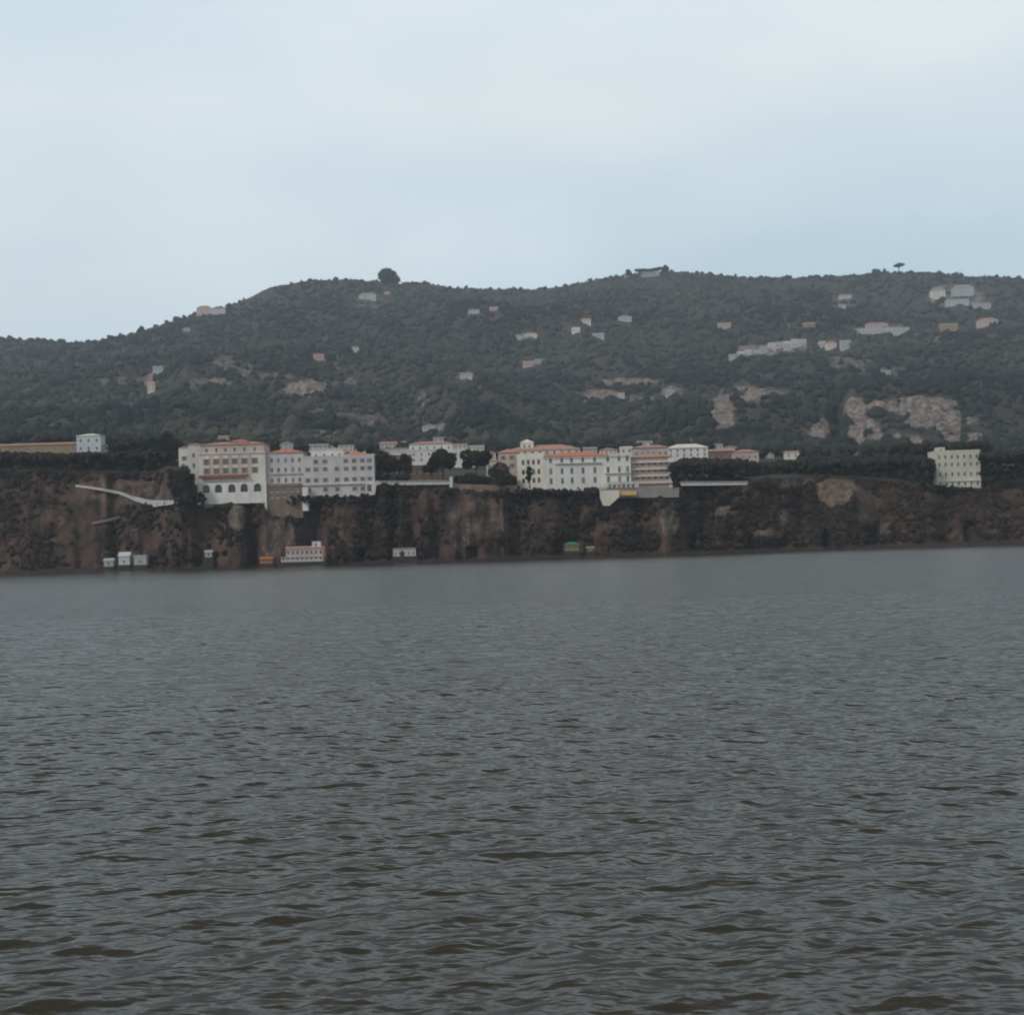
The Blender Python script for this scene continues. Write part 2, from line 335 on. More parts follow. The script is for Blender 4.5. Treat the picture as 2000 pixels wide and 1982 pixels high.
# ------------------------------------------------------------------ cliff
CR = [(464, 1010, 17, 42, 1), (548, 1050, 46, 46, .75), (925, 1020, 80, 50, .55), (1308, 1010, 20, 45, .8), (1420, 1000, 24, 12, .8), (1635, 962, 48, 28, .75), (1495, 1040, 50, 12, .8), (1530, 1015, 16, 24, .5), (250, 960, 110, 32, .5),
      (1540, 940, 50, 12, .6), (1138, 1000, 12, 26, .6), (1180, 1020, 30, 20, .45), (290, 1050, 50, 40, .35), (540, 985, 40, 12, .5), (1060, 1000, 40, 30, .3), (1240, 1050, 40, 20, .35), (1900, 1040, 70, 20, .35), (1700, 1000, 60, 25, .35), (690, 1030, 60, 40, .3), (120, 1010, 70, 60, .3)]
_cr = np.array([(*UE(a, b), c/FPX, d/FPX, e) for a, b, c, d, e in CR])
BULGE = [(548, 40, 6), (464, 18, 6), (925, 90, 6), (1308, 24, 5), (1640, 60, 6), (490, 12, -7), (612, 16, -9), (766, 8, -7), (1245, 22, -6), (1110, 20, -4), (1375, 20, -5), (1560, 12, -6), (1850, 25, -6), (222, 10, -7), (400, 25, -6), (850, 12, -4), (1010, 20, -5), (1720, 18, -5), (660, 30, 4)]
CU = np.linspace(-.50, .50, 1500); CTT = np.linspace(0, 1, 130)
def build_cliff():
    U, T = np.broadcast_arrays(CU[None, :], CTT[:, None])
    d0 = depth0(U)+4; d1 = depth0(U)+setback(U)
    zt = CAM_H+cliff_top(U)*d1
    px = 1000+FPX*U
    sl = 1-sm(300, 352, px)                                   # gentler slope on the left
    prof = T**.85 if False else T
    z = -3 + (zt+3)*prof
    x = U*700
    led = fbm(x/60, z/9, 3.1, 4)
    D = d0 + (d1-d0)*np.clip(prof**(1.3-.2*sl), 0, 1)
    env = sm(0, .06, T)*sm(1, .93, T)
    disp = 5.5*fbm(x/34, z/26, 1.4, 5) + 3.2*fbm(x/9, z/15, 6.4, 4) + 1.3*led - 8.5*np.abs(fbm(x/13, z/120, 9.4, 3)) + 5.0*np.abs(fbm(x/31, z/150, 5.4, 2))
    for c, w, a in BULGE: disp += a*np.exp(-((px-c)/w)**2)
    crag = fbm(x/5, z/4, 2.4, 3)
    D = D - env*(disp + crag*.9)
    # sea caves and dark notches at the foot of the cliff
    for c, w, h in ((1350, 9, 9), (1085, 10, 8), (700, 10, 7), (1700, 12, 10), (1893, 12, 11), (1460, 9, 8), (920, 10, 6), (800, 8, 6), (1612, 8, 9)):
        D = D + 9*np.exp(-((px-c)/w)**4)*sm(h+1.5, h-1, z)*sm(0, .03, T)
    e = (z-CAM_H)/D
    rk = np.zeros_like(z)
    for a, b, c, d, s in _cr:
        w = fbm(U*90, e*90, a*7, 4)*.9
        rk = np.maximum(rk, s*sm(1.25, .3, ((U-a)/c)**2+((e-b)/d)**2+w))
    rk = np.maximum(rk, .5*sm(.22, .55, fbm(x/22, z/14, 12.4, 4)))
    rk *= sm(1.2, 4, z)
    V = np.stack([U*D, D, z], -1).reshape(-1, 3)
    o = link('cliff', mesh_np('cliff', V, grid_faces(*D.shape), M['cliff'], True, {'rock': rk}))
    tag(o, 'steep brown tuff cliff running along the shore below the hotels', None, None, 'structure')
    return D, z, rk
CD, CZ, CRK = build_cliff()
def on_cliff(px, py):
    u, e = UE(px, py); j = int(np.clip(np.searchsorted(CU, u), 1, len(CU)-1))
    c = (CZ[:, j]-CAM_H)/CD[:, j]; i = int(np.argmin(np.abs(c-e))); return Vector((u*CD[i, j], CD[i, j], CZ[i, j]))
def build_shore():
    u = np.linspace(-.5, .5, 1300); d = depth0(u)
    prof = [(-6, -1.2), (-2.5, -.3), (-1, .55), (1.5, 1.0), (4.5, 1.2), (8, 1.6), (12, 2.2)]
    D = np.array([d+a for a, _ in prof]); Z = np.array([np.full_like(u, b) for _, b in prof])
    U = np.broadcast_to(u, D.shape)
    n = fbm(U*D/2.2, D/2.2, 2.2, 3); D = D+3.2*fbm(U*90, 0*D, 4.4, 5); Z = Z+1.5*np.maximum(n, -.25)
    o = link('shore_rocks', mesh_np('shore_rocks', np.stack([U*D, D, Z], -1).reshape(-1, 3), grid_faces(*D.shape), M['shore']))
    tag(o, 'strip of wet rocks coloured dark like the shadow along the foot of the cliff', None, None, 'structure')
build_shore()

# ================================================================== FOLIAGE
def ico(sub=1):
    import bmesh
    bm = bmesh.new(); bmesh.ops.create_icosphere(bm, subdivisions=sub, radius=1)
    v = np.array([q.co[:] for q in bm.verts]); f = np.array([[q.index for q in p.verts] for p in bm.faces]); bm.free(); return v, f
IV, IF = ico(2)
def clump_mesh(name, pos, rad, tint, m, flat=.8):
    """many small ragged crowns as one mesh; pos (n,3), rad (n,)"""
    n = len(pos); k = len(IV)
    tmpl = []
    for q in range(16):
        j = 1+.42*vnoise(IV[:, 0]*1.9+q*7, IV[:, 1]*1.9, IV[:, 2]*1.9)+.30*np.random.default_rng(q).uniform(-1, 1, k)
        tmpl.append(IV*j[:, None])
    tmpl = np.array(tmpl)
    T = tmpl[np.arange(n) % 16].copy()
    a = rng.uniform(0, 6.28, n); c, s = np.cos(a)[:, None], np.sin(a)[:, None]
    X = T[:, :, 0]*c-T[:, :, 1]*s; Y = T[:, :, 0]*s+T[:, :, 1]*c
    hz = rng.uniform(flat*.75, flat*1.35, n)[:, None]
    V = np.stack([X*rad[:, None]+pos[:, 0:1], Y*rad[:, None]+pos[:, 1:2], T[:, :, 2]*rad[:, None]*hz+pos[:, 2:3]], -1).reshape(-1, 3)
    F = (IF[None]+np.arange(n)[:, None, None]*k).reshape(-1, 3)
    tv = np.clip(np.repeat(tint, k)+rng.normal(0, .13, n*k), 0, 1)
    return mesh_np(name, V, F, m, False, {'tint': tv})

KEEP = []        # (px, py, half width px, half height px) kept clear of trees, with depth
def clear(px, py, D):
    ok = np.ones(len(px), bool)
    for a, b, c, d, dd in KEEP: ok &= ~((np.abs(px-a) < c) & (np.abs(py-b) < d) & (D < dd+14))
    return ok
def pixv(x, y, z):
    q = np.stack([x, y, z-CAM_H], -1) @ _R3; return W0/2+FPX*q[:, 0]/-q[:, 2], H0/2-FPX*q[:, 1]/-q[:, 2]

def build_woodland():
    g = np.random.default_rng(21)
    pts = []
    n = 50000
    D = 1000+(g.uniform(0, 1, n)**.95)*2150; u = g.uniform(-.47, .47, n)
    j = np.clip(((u-HU[0])/(HU[1]-HU[0])).astype(int), 0, len(HU)-1)
    fr = np.where(D > 900, 59+((D-900)/3000)**(1/1.15)*359, 0); i = np.clip(fr.astype(int), 0, len(HT)-2)
    w = fr-i; Z = HZ[i, j]*(1-w)+HZ[i+1, j]*w; R = HRK[i, j]
    x = u*D
    dens = .85+.9*fbm(x/120, D/120, 31.1, 4)
    vis = (Z-CAM_H)/D > HE[i, j]-.006
    keep = (g.uniform(0, 1, n) < dens) & (R < .25+.75*g.uniform(0, 1, n)**4) & vis
    px, py = pixv(x, D, Z+3)
    keep &= clear(px, py, D)
    x, D, Z = x[keep], D[keep], Z[keep]
    rad = np.clip(g.lognormal(1.02, .48, len(x)), 1.2, 8)*(.9+.1*D/2000)*(1-.3*sm(2800, 3000, D))
    tint = np.clip(.42+1.05*fbm(x/240, D/170, 3.9, 4)+g.normal(0, .09, len(x)), 0, 1)
    o = link('hill_woodland', clump_mesh('hill_woodland', np.stack([x, D, Z+rad*.45], -1), rad, tint, M['wood_far'], .85))
    tag(o, 'dark green woods and olive terraces covering the hillside', 'woodland', None, 'stuff')

def build_cliff_scrub():
    g = np.random.default_rng(4)
    n = 19000
    jj = g.integers(40, len(CU)-40, n); ii = g.integers(8, len(CTT)-1, n)
    D, z = CD[ii, jj], CZ[ii, jj]; u = CU[jj]; x = u*D
    dens = .28+1.7*fbm(x/19, z/26, 44.4, 4)+.7*sm(.85, 1, CTT[ii])+.45*sm(1440, 1560, 1000+FPX*u)-.15*(1-sm(200, 350, 1000+FPX*u))
    keep = (g.uniform(0, 1, n) < dens) & (CRK[ii, jj] < .35) & (z > 3)
    px, py = pixv(x, D, z); keep &= clear(px, py, D)
    x, D, z = x[keep], D[keep], z[keep]
    rad = np.clip(g.lognormal(-.05, .42, len(x)), .4, 2.6)
    tint = np.clip(.36+.6*fbm(x/20, z/14, 8.1, 3)+g.normal(0, .15, len(x)), 0, 1)
    o = link('cliff_scrub', clump_mesh('cliff_scrub', np.stack([x, D-rad*.2, z], -1), rad, tint, M['scrub'], .9))
    tag(o, 'brown and dark green scrub growing on the cliff face', 'scrub', None, 'stuff')

def leaf_blob(g, c, r, n, size, sq=.8):
    """n leaf-sprays (quads) inside an ellipsoid shell"""
    d = g.normal(0, 1, (n, 3)); d /= np.linalg.norm(d, axis=1)[:, None]
    rr = (g.uniform(.35, 1, n)**.5)*r*(1+.25*fbm(d[:, 0]*2+c[0], d[:, 1]*2, d[:, 2]*2, 2))
    p = d*rr[:, None]*np.array([1, 1, sq])+np.array(c)
    a = g.normal(0, 1, (n, 3)); a /= np.linalg.norm(a, axis=1)[:, None]
    b = np.cross(a, g.normal(0, 1, (n, 3))); b /= np.linalg.norm(b, axis=1)[:, None]
    s = size*g.uniform(.6, 1.4, n)[:, None]
    return np.stack([p-a*s-b*s*.6, p+a*s-b*s*.6, p+a*s+b*s*.6, p-a*s+b*s*.6], 1)
def make_tree(name, label, cat, base, h, w, style='round', leaf='leaf', seed=1, group=None, n=2200, size=.35, trunk=None):
    g = np.random.default_rng(seed)
    t = empty(name, base); tag(t, label, cat, group)
    cr_b = {'round': .22, 'umbrella': .58, 'bush': .05, 'oval': .12}[style] if trunk is None else trunk
    mb = MB(); r0 = max(.18, h*.028); top = h*(cr_b+(1-cr_b)*.45)
    lean = g.uniform(-.04, .04)*h
    mb.tube((0, 0, -.6), (lean*.4, 0, h*cr_b*.9+.3), r0*1.25, r0*.85); mb.tube((lean*.4, 0, h*cr_b*.9+.3), (lean, 0, top), r0*.85, r0*.3)
    nb = 7 if style != 'bush' else 4
    blobs = []
    for i in range(nb):
        a = i*2.399+g.uniform(-.4, .4); rr = w*.5*g.uniform(.42, .74)
        zz = h*(cr_b+(1-cr_b)*g.uniform(.25, .75))
        if style == 'umbrella': zz = h*g.uniform(.74, .88); rr = w*.5*g.uniform(.5, .8)
        e = (lean+math.cos(a)*rr, math.sin(a)*rr, zz); mb.tube((lean*.5, 0, h*max(cr_b, .12)*g.uniform(.8, 1.05)), e, r0*.45, r0*.12, 5)
        blobs.append((e, w*.5*g.uniform(.34, .52)))
    blobs.append(((lean, 0, h*(1-.2)), w*.5*.5)); blobs.append(((lean, 0, h*(cr_b+(1-cr_b)*.5)), w*.5*.66 if style != 'umbrella' else w*.3))
    mb.build('trunk', M['bark'], t)
    Q = []; TT = []
    for c, r in blobs:
        sq = .42 if style == 'umbrella' else min(1.2, (1-cr_b)*h*.5/(w*.5)*.9+.15)
        k = int(n/len(blobs)); q = leaf_blob(g, c, r, k, size, sq); Q.append(q); TT.append(np.full(k*4, g.uniform(.15, .75))+np.repeat(g.normal(0, .14, k), 4))
    Q = np.concatenate(Q).reshape(-1, 3); Q[:, 2] = np.clip(Q[:, 2], .05, None)
    me = mesh_np('crown', Q, np.arange(len(Q)).reshape(-1, 4), M[leaf], False, {'tint': np.clip(np.concatenate(TT), 0, 1)})
    link('crown', me, t); return t
def tree_at(name, label, cat, x0, x1, ytop, ybase, D, **kw):
    b = P((x0+x1)/2, ybase, D); w = P(x1, ybase, D).x-P(x0, ybase, D).x; h = P((x0+x1)/2, ytop, D).z-b.z
    return make_tree(name, label, cat, b, h, w, **kw)

# ================================================================== BUILDINGS
_wc = {}; _bl = {}; WR = random.Random(3)
def win_mesh(w, h, kind):
    k = (round(w, 2), round(h, 2), kind)
    if k in _wc: return _wc[k]
    p = MB(); p.box(-w/2, w/2, .28, .34, 0, h)
    f = MB(); t = min(.12, w*.08)
    f.box(-w/2, -w/2+t, .16, .26, 0, h); f.box(w/2-t, w/2, .16, .26, 0, h); f.box(-w/2+t, w/2-t, .16, .26, h-t, h); f.box(-w/2+t, w/2-t, .16, .26, 0, t)
    f.box(-t*.4, t*.4, .17, .25, t, h-t); f.box(-w/2-.12, w/2+.12, -.16, -.004, -.16, -.01)
    s = MB(); sw = w*.46
    s.box(-sw/2, sw/2, -.07, -.005, 0, h)
    _wc[k] = (p.mesh('window', M['glass']), f.mesh('frame', M['frame']), s.mesh('shutter', M['shut_brown' if kind == 'brown' else 'shut']) if kind in ('shut', 'brown') else None)
    return _wc[k]
def facade(mb, w, z0, z1, ops, fn):
    """wall with real openings; ops = (cx, zb, ww, wh); fn maps (s, depth, z) to a point"""
    xs = sorted({-w/2, w/2} | {round(c-ww/2, 4) for c, _, ww, _ in ops} | {round(c+ww/2, 4) for c, _, ww, _ in ops})
    zs = sorted({z0, z1} | {round(b, 4) for _, b, _, _ in ops} | {round(b+h, 4) for _, b, _, h in ops})
    for i in range(len(xs)-1):
        for j in range(len(zs)-1):
            cx, cz = (xs[i]+xs[i+1])/2, (zs[j]+zs[j+1])/2
            if any(abs(cx-c) < ww/2 and b < cz < b+h for c, b, ww, h in ops): continue
            mb.quad(fn(xs[i], 0, zs[j]), fn(xs[i+1], 0, zs[j]), fn(xs[i+1], 0, zs[j+1]), fn(xs[i], 0, zs[j+1]))
    for c, b, ww, h in ops:
        l, r, t, d = c-ww/2, c+ww/2, b+h, .45
        mb.quad(fn(l, 0, b), fn(l, d, b), fn(l, d, t), fn(l, 0, t)); mb.quad(fn(r, d, b), fn(r, 0, b), fn(r, 0, t), fn(r, d, t))
        mb.quad(fn(l, 0, b), fn(r, 0, b), fn(r, d, b), fn(l, d, b)); mb.quad(fn(l, d, t), fn(r, d, t), fn(r, 0, t), fn(l, 0, t))
        mb.quad(fn(l, d, b), fn(r, d, b), fn(r, d, t), fn(l, d, t))
def roof(par, w, dp, z, kind, m, rise=None, over=.6, cx=0, cy=None):
    cy = dp/2 if cy is None else cy
    x0, x1, y0, y1 = cx-w/2-over, cx+w/2+over, cy-dp/2-over, cy+dp/2+over
    rise = rise if rise is not None else min(w, dp)*.18
    mb = MB()
    if kind == 'flat':
        mb.box(x0+over-.15, x1-over+.15, y0+over-.15, y1-over+.15, z, z+.25)
        for a in ((x0+over, x1-over, y0+over, y0+over+.3), (x0+over, x1-over, y1-over-.3, y1-over), (x0+over, x0+over+.3, y0+over+.3, y1-over-.3), (x1-over-.3, x1-over, y0+over+.3, y1-over-.3)):
            mb.box(*a, z+.25, z+.95)
        return mb.build('roof', m, par)
    a = (x0, y0, z), (x1, y0, z), (x1, y1, z), (x0, y1, z); b = [(p[0], p[1], z+.22) for p in a]
    mb.quad(*a[::-1])
    for i in range(4): mb.quad(a[i], a[(i+1) % 4], b[(i+1) % 4], b[i])
    if kind == 'hip':
        if x1-x0 >= y1-y0: q = (y1-y0)/2; r0, r1 = (x0+q, cy, z+.22+rise), (x1-q, cy, z+.22+rise); 
        else: q = (x1-x0)/2; r0, r1 = (cx, y0+q, z+.22+rise), (cx, y1-q, z+.22+rise)
        if x1-x0 >= y1-y0: mb.quad(b[0], b[1], r1, r0); mb.quad(b[2], b[3], r0, r1); mb.quad(b[3], b[0], r0); mb.quad(b[1], b[2], r1)
        else: mb.quad(b[1], b[2], r1, r0); mb.quad(b[3], b[0], r0, r1); mb.quad(b[0], b[1], r0); mb.quad(b[2], b[3], r1)
    elif kind == 'gable':
        r0, r1 = (x0, cy, z+.22+rise), (x1, cy, z+.22+rise); mb.quad(b[0], b[1], r1, r0); mb.quad(b[2], b[3], r0, r1); mb.quad(b[3], b[0], r0); mb.quad(b[1], b[2], r1)
    return mb.build('roof', m, par)
def block(par, x0, x1, z0, z1, yf, dp, wm, rows=(), cols=(), ww=1.3, wh=2.3, kind='shut', skip=(), name='wall', side=False, plain=False):
    """a wing of a building: walls with openings, and its windows as parts.  rows = heights of sills, cols = centres in metres (in par's space)"""
    cx = (x0+x1)/2; w = x1-x0; mb = MB()
    ops = [(c-cx, r, ww, wh) for i, r in enumerate(rows) for j, c in enumerate(cols) if (i, j) not in skip]
    facade(mb, w, z0, z1, ops, lambda s, d, z: (cx+s, yf+d, z))
    mb.quad((x0, yf+dp, z0), (x0, yf, z0), (x0, yf, z1), (x0, yf+dp, z1)); mb.quad((x1, yf, z0), (x1, yf+dp, z0), (x1, yf+dp, z1), (x1, yf, z1))
    mb.quad((x1, yf+dp, z0), (x0, yf+dp, z0), (x0, yf+dp, z1), (x1, yf+dp, z1)); mb.quad((x0, yf, z1), (x1, yf, z1), (x1, yf+dp, z1), (x0, yf+dp, z1))
    o = mb.build(name, wm, par)
    if not plain:
        pm, fm, sm_ = win_mesh(ww, wh, kind)
        for c, b, _, _ in ops:
            p = link('window', pm, par); p.location = (cx+c, yf, b)
            if len(cols) > 4 and kind != 'brown' and WR.random() < .2:      # a closed blind
                bk = (round(ww, 2), round(wh, 2)); hb = WR.choice((.5, .8, 1.0))
                if (bk, hb) not in _bl: _bl[bk, hb] = MB().box(-ww/2, ww/2, .08, .13, wh*(1-hb), wh).mesh('blind', M['shut'])
                link('blind', _bl[bk, hb], p)
            link('frame', fm, p)
            if sm_ is not None:
                for sx in (-1, 1): q = link('shutter', sm_, p); q.location = (sx*(ww/2+ww*.23+.03), 0, 0)
    return o
class Site:
    """local frame of a building: origin at pixel (px, py_base) and depth D; converts photo pixels to local metres"""
    def __init__(s, name, label, cat, px, pyb, D, group=None, yaw=0):
        s.o = P(px, pyb, D); s.D = D; s.e = empty(name, s.o, yaw); s.pyb = pyb; s.px = px; tag(s.e, label, cat, group); s.c = math.cos(yaw)
    def x(s, px, py=None): return (P(px, s.pyb if py is None else py, s.D).x-s.o.x)/s.c
    def z(s, py, px=None): return P(s.px if px is None else px, py, s.D).z-s.o.z

# ---- big left hotel -------------------------------------------------
def hotel_left():
    S = Site('cliff_hotel', 'long pale clifftop hotel with pink attic, white arches and brown terrace block', 'hotel', 520, 975, 712)
    e, X, Z = S.e, S.x, S.z
    zb = Z(968, 455)
    # main wing
    x0, x1 = X(390, 930), X(519, 930); z_att, z_eav = Z(886, 455), Z(868, 455)
    cols = [X(p, 920) for p in (404, 423, 441, 459, 478, 498)]
    block(e, x0, x1, Z(990, 455), z_att, 0, 17, M['cream'], rows=[Z(925, 455), Z(907, 455)], cols=cols, ww=1.5, wh=2.9, kind='brown')
    pk = MB()
    for i in range(5): pk.box((cols[i]+cols[i+1])/2-1.0, (cols[i]+cols[i+1])/2+1.0, -.05, -.003, Z(929, 455), Z(889, 455))
    pk.build('pink_panel', M['pink'], e)
    block(e, x0+.6, x1-.4, z_att, z_eav, .7, 15.5, M['rose'], rows=[z_att+1.0], cols=cols, ww=1.2, wh=1.9, kind='none', name='attic')
    roof(e, x1-x0-1, 15.5, z_eav, 'hip', M['tile_pale'], 1.6, .6, (x0+x1)/2+.1, 8.5)
    block(e, X(446, 866), X(482, 866), z_eav+.3, Z(862, 464), 4, 7, M['rose'], plain=True, name='stair_turret'); roof(e, X(482, 866)-X(446, 866), 7, Z(862, 464), 'hip', M['tile'], 1.1, .5, (X(446, 866)+X(482, 866))/2, 7.5)
    mb = MB(); mb.box(x0-.35, x1+.2, -.5, .69, z_att-.003, z_att+.4); mb.build('cornice', M['cream'], e)
    # canopied terrace over the arches
    mb = MB(); za = Z(931, 440); mb.quad((x0-.2, -.01, za+1.0), (X(486, 931), -.01, za+1.0), (X(486, 931), -3.4, za), (x0-.2, -3.4, za)); mb.quad((x0-.2, -.01, za+.9), (x0-.2, -3.4, za-.1), (X(486, 931), -3.4, za-.1), (X(486, 931), -.01, za+.9))
    mb.quad((x0-.2, -3.4, za), (X(486, 931), -3.4, za), (X(486, 931), -3.42, za-.5), (x0-.2, -3.42, za-.5)); mb.build('awning', M['awn'], e)
    # arcaded front below
    ac = [406, 430, 456, 480, 506]; zt, zbt, fy = Z(943, 455), Z(984, 455), -4
    xa0, xa1 = X(388, 960), X(523, 960)
    mb = MB(); rr = 1.75; zs = Z(962, 455)
    edges = [xa0]+[X((ac[i]+ac[i+1])/2, 960) for i in range(4)]+[xa1]
    for i, a in enumerate(ac):
        c = X(a, 960); l, r = edges[i], edges[i+1]; zc = zs+2.2
        mb.quad((l, fy, zbt), (r, fy, zbt), (r, fy, zs), (l, fy, zs)); mb.quad((l, fy, zs), (c-rr, fy, zs), (c-rr, fy, zc), (l, fy, zc)); mb.quad((c+rr, fy, zs), (r, fy, zs), (r, fy, zc), (c+rr, fy, zc))
        mb.quad((l, fy, zc), (c-rr, fy, zc), (c-rr, fy, zt), (l, fy, zt)); mb.quad((c+rr, fy, zc), (r, fy, zc), (r, fy, zt), (c+rr, fy, zt))
        K = 10
        for k in range(K):
            t0, t1 = math.pi*(1-k/K), math.pi*(1-(k+1)/K)
            p0, p1 = (c+rr*math.cos(t0), zc+rr*math.sin(t0)), (c+rr*math.cos(t1), zc+rr*math.sin(t1))
            mb.quad((p0[0], fy, p0[1]), (p1[0], fy, p1[1]), (p1[0], fy, zt), (p0[0], fy, zt)); mb.quad((p0[0], fy, p0[1]), (p0[0], fy+1.2, p0[1]), (p1[0], fy+1.2, p1[1]), (p1[0], fy, p1[1]))
        for sx in (-rr, rr): mb.quad((c+sx, fy, zs), (c+sx, fy+1.2, zs), (c+sx, fy+1.2, zc), (c+sx, fy, zc))
        mb.quad((c-rr, fy, zs), (c+rr, fy, zs), (c+rr, fy+1.2, zs), (c-rr, fy+1.2, zs))
    mb.quad((xa0, fy, zt), (xa1, fy, zt), (xa1, 0, zt), (xa0, 0, zt))
    mb.quad((xa0, 0, zbt), (xa0, fy, zbt), (xa0, fy, zt), (xa0, 0, zt)); mb.quad((xa1, fy, zbt), (xa1, 0, zbt), (xa1, 0, zt), (xa1, fy, zt))
    mb.build('arcade', M['white'], e)
    MB().box(xa0+.3, xa1-.3, fy+1.1, fy+1.3, zs-.3, zs+4.4).build('arcade_glass', M['glass'], e)
    mb = MB(); mb.box(xa0, xa1, fy-.02, fy+.12, zt+1.0, zt+1.12)
    for k in range(31): x = xa0+(xa1-xa0)*k/30; mb.box(x-.05, x+.05, fy+.0, fy+.1, zt, zt+1.0)
    mb.build('railing', M['white'], e)
    # grey west wing and little cream annex
    block(e, X(366, 930), x0-.02, Z(975, 378), Z(868, 378), 3.2, 12, M['pale'], rows=[Z(933, 378), Z(913, 378), Z(893, 378)], cols=[X(376, 920)], ww=1.2, wh=2.2, kind='none', name='west_wing')
    roof(e, x0-X(366, 930), 12, Z(868, 378), 'hip', M['tile_pale'], .8, .4, (X(366, 930)+x0)/2, 9.2)
    block(e, X(342, 900), X(365.6, 900), Z(945, 354), Z(873, 354), 8, 8, M['cream'], rows=[Z(898, 354)], cols=[X(353, 900)], ww=1.3, wh=2.2, kind='shut', name='annex')
    roof(e, X(365, 900)-X(342, 900)-.6, 8, Z(873, 354), 'hip', M['tile_pale'], .8, .3, X(353.5, 900), 12)
    # middle wing under the red roof
    x2, x3 = x1+.02, X(592, 930); zt = Z(884, 550)
    block(e, x2, x3, Z(1012, 555), zt, 1.8, 15, M['lilac'], rows=[Z(942, 555), Z(922, 555), Z(903, 555)], cols=[X(p, 920) for p in (530, 543, 557, 571, 584)], ww=1.25, wh=2.2, kind='none', name='middle_wall')
    roof(e, x3-x2+.6, 15, zt, 'hip', M['tile'], 1.9, .5, (x2+x3)/2, 9.3)
    MB().box(x2, x3, 1.2, 1.797, Z(926, 555), Z(923.5, 555)).build('balcony', M['rose'], e)
    # brown stone terrace block under the middle wing, with blind arches
    zq0, zq1 = Z(1012, 558), Z(949, 558); xq0, xq1 = X(524, 980), X(593, 980)
    block(e, xq0, xq1, zq0, zq1, -3.2, 4.97, M['brownwall'], rows=[Z(972, 558), Z(961, 558)], cols=[X(p, 970) for p in (533, 545, 558, 571, 584)], ww=1.5, wh=1.7, kind='none', name='terrace_block')
    mb = MB(); mb.box(xq0, xq1, -3.5, -3.203, zq1-.5, zq1+.9); mb.build('parapet', M['brownwall'], e)
    for a, b in ((519.5, 524), (593, 604)): 
        mb = MB(); mb.box(X(a, 980), X(b, 980)-.02, -3.9, 1.75, Z(998, a), Z(952, a)); mb.build('buttress', M['white'], e)
    # right wing
    x4, x5 = x3+.02, X(731, 930); zt = Z(893, 660)
    cl = [X(p, 920) for p in (601, 617, 635, 658, 676, 692, 708, 722)]
    block(e, x4, x5, Z(974, 660), zt, .4, 15, M['lilac'], rows=[Z(960, 660), Z(941, 660), Z(920, 660), Z(905, 660)], cols=cl, ww=1.25, wh=2.1, kind='shut', name='east_wall', skip=((0, 1), (0, 4), (0, 7), (3, 0), (3, 3)))
    roof(e, x5-x4, 15, zt, 'flat', M['pale'], cx=(x4+x5)/2, cy=7.9)
    xr0, xr1 = X(671, 900), X(716, 900); roof(e, xr1-xr0, 8, zt+.96, 'hip', M['tile'], 1.5, .1, (xr0+xr1)/2, 4.6)
    block(e, X(604, 885), X(668, 885), zt+.26, Z(879, 640), 6, 7, M['white'], rows=[zt+.9], cols=[X(p, 885) for p in (614, 630, 646, 660)], ww=1.1, wh=1.3, kind='none', name='roof_pavilion')
    roof(e, X(668, 885)-X(604, 885), 7, Z(879, 640), 'flat', M['pale'], over=.3, cx=(X(604, 885)+X(668, 885))/2, cy=9.5)
    block(e, x5-4.2, x5+2.4, Z(974, 722), Z(940, 722), -.9, 8, M['white'], rows=[Z(960, 722)], cols=[x5-2.4], ww=2.2, wh=3.4, kind='none', name='corner_porch')
    MB().box(x4, x5-4.21, -.5, .397, Z(946, 660), Z(944.5, 660)).build('balcony', M['white'], e)
hotel_left()

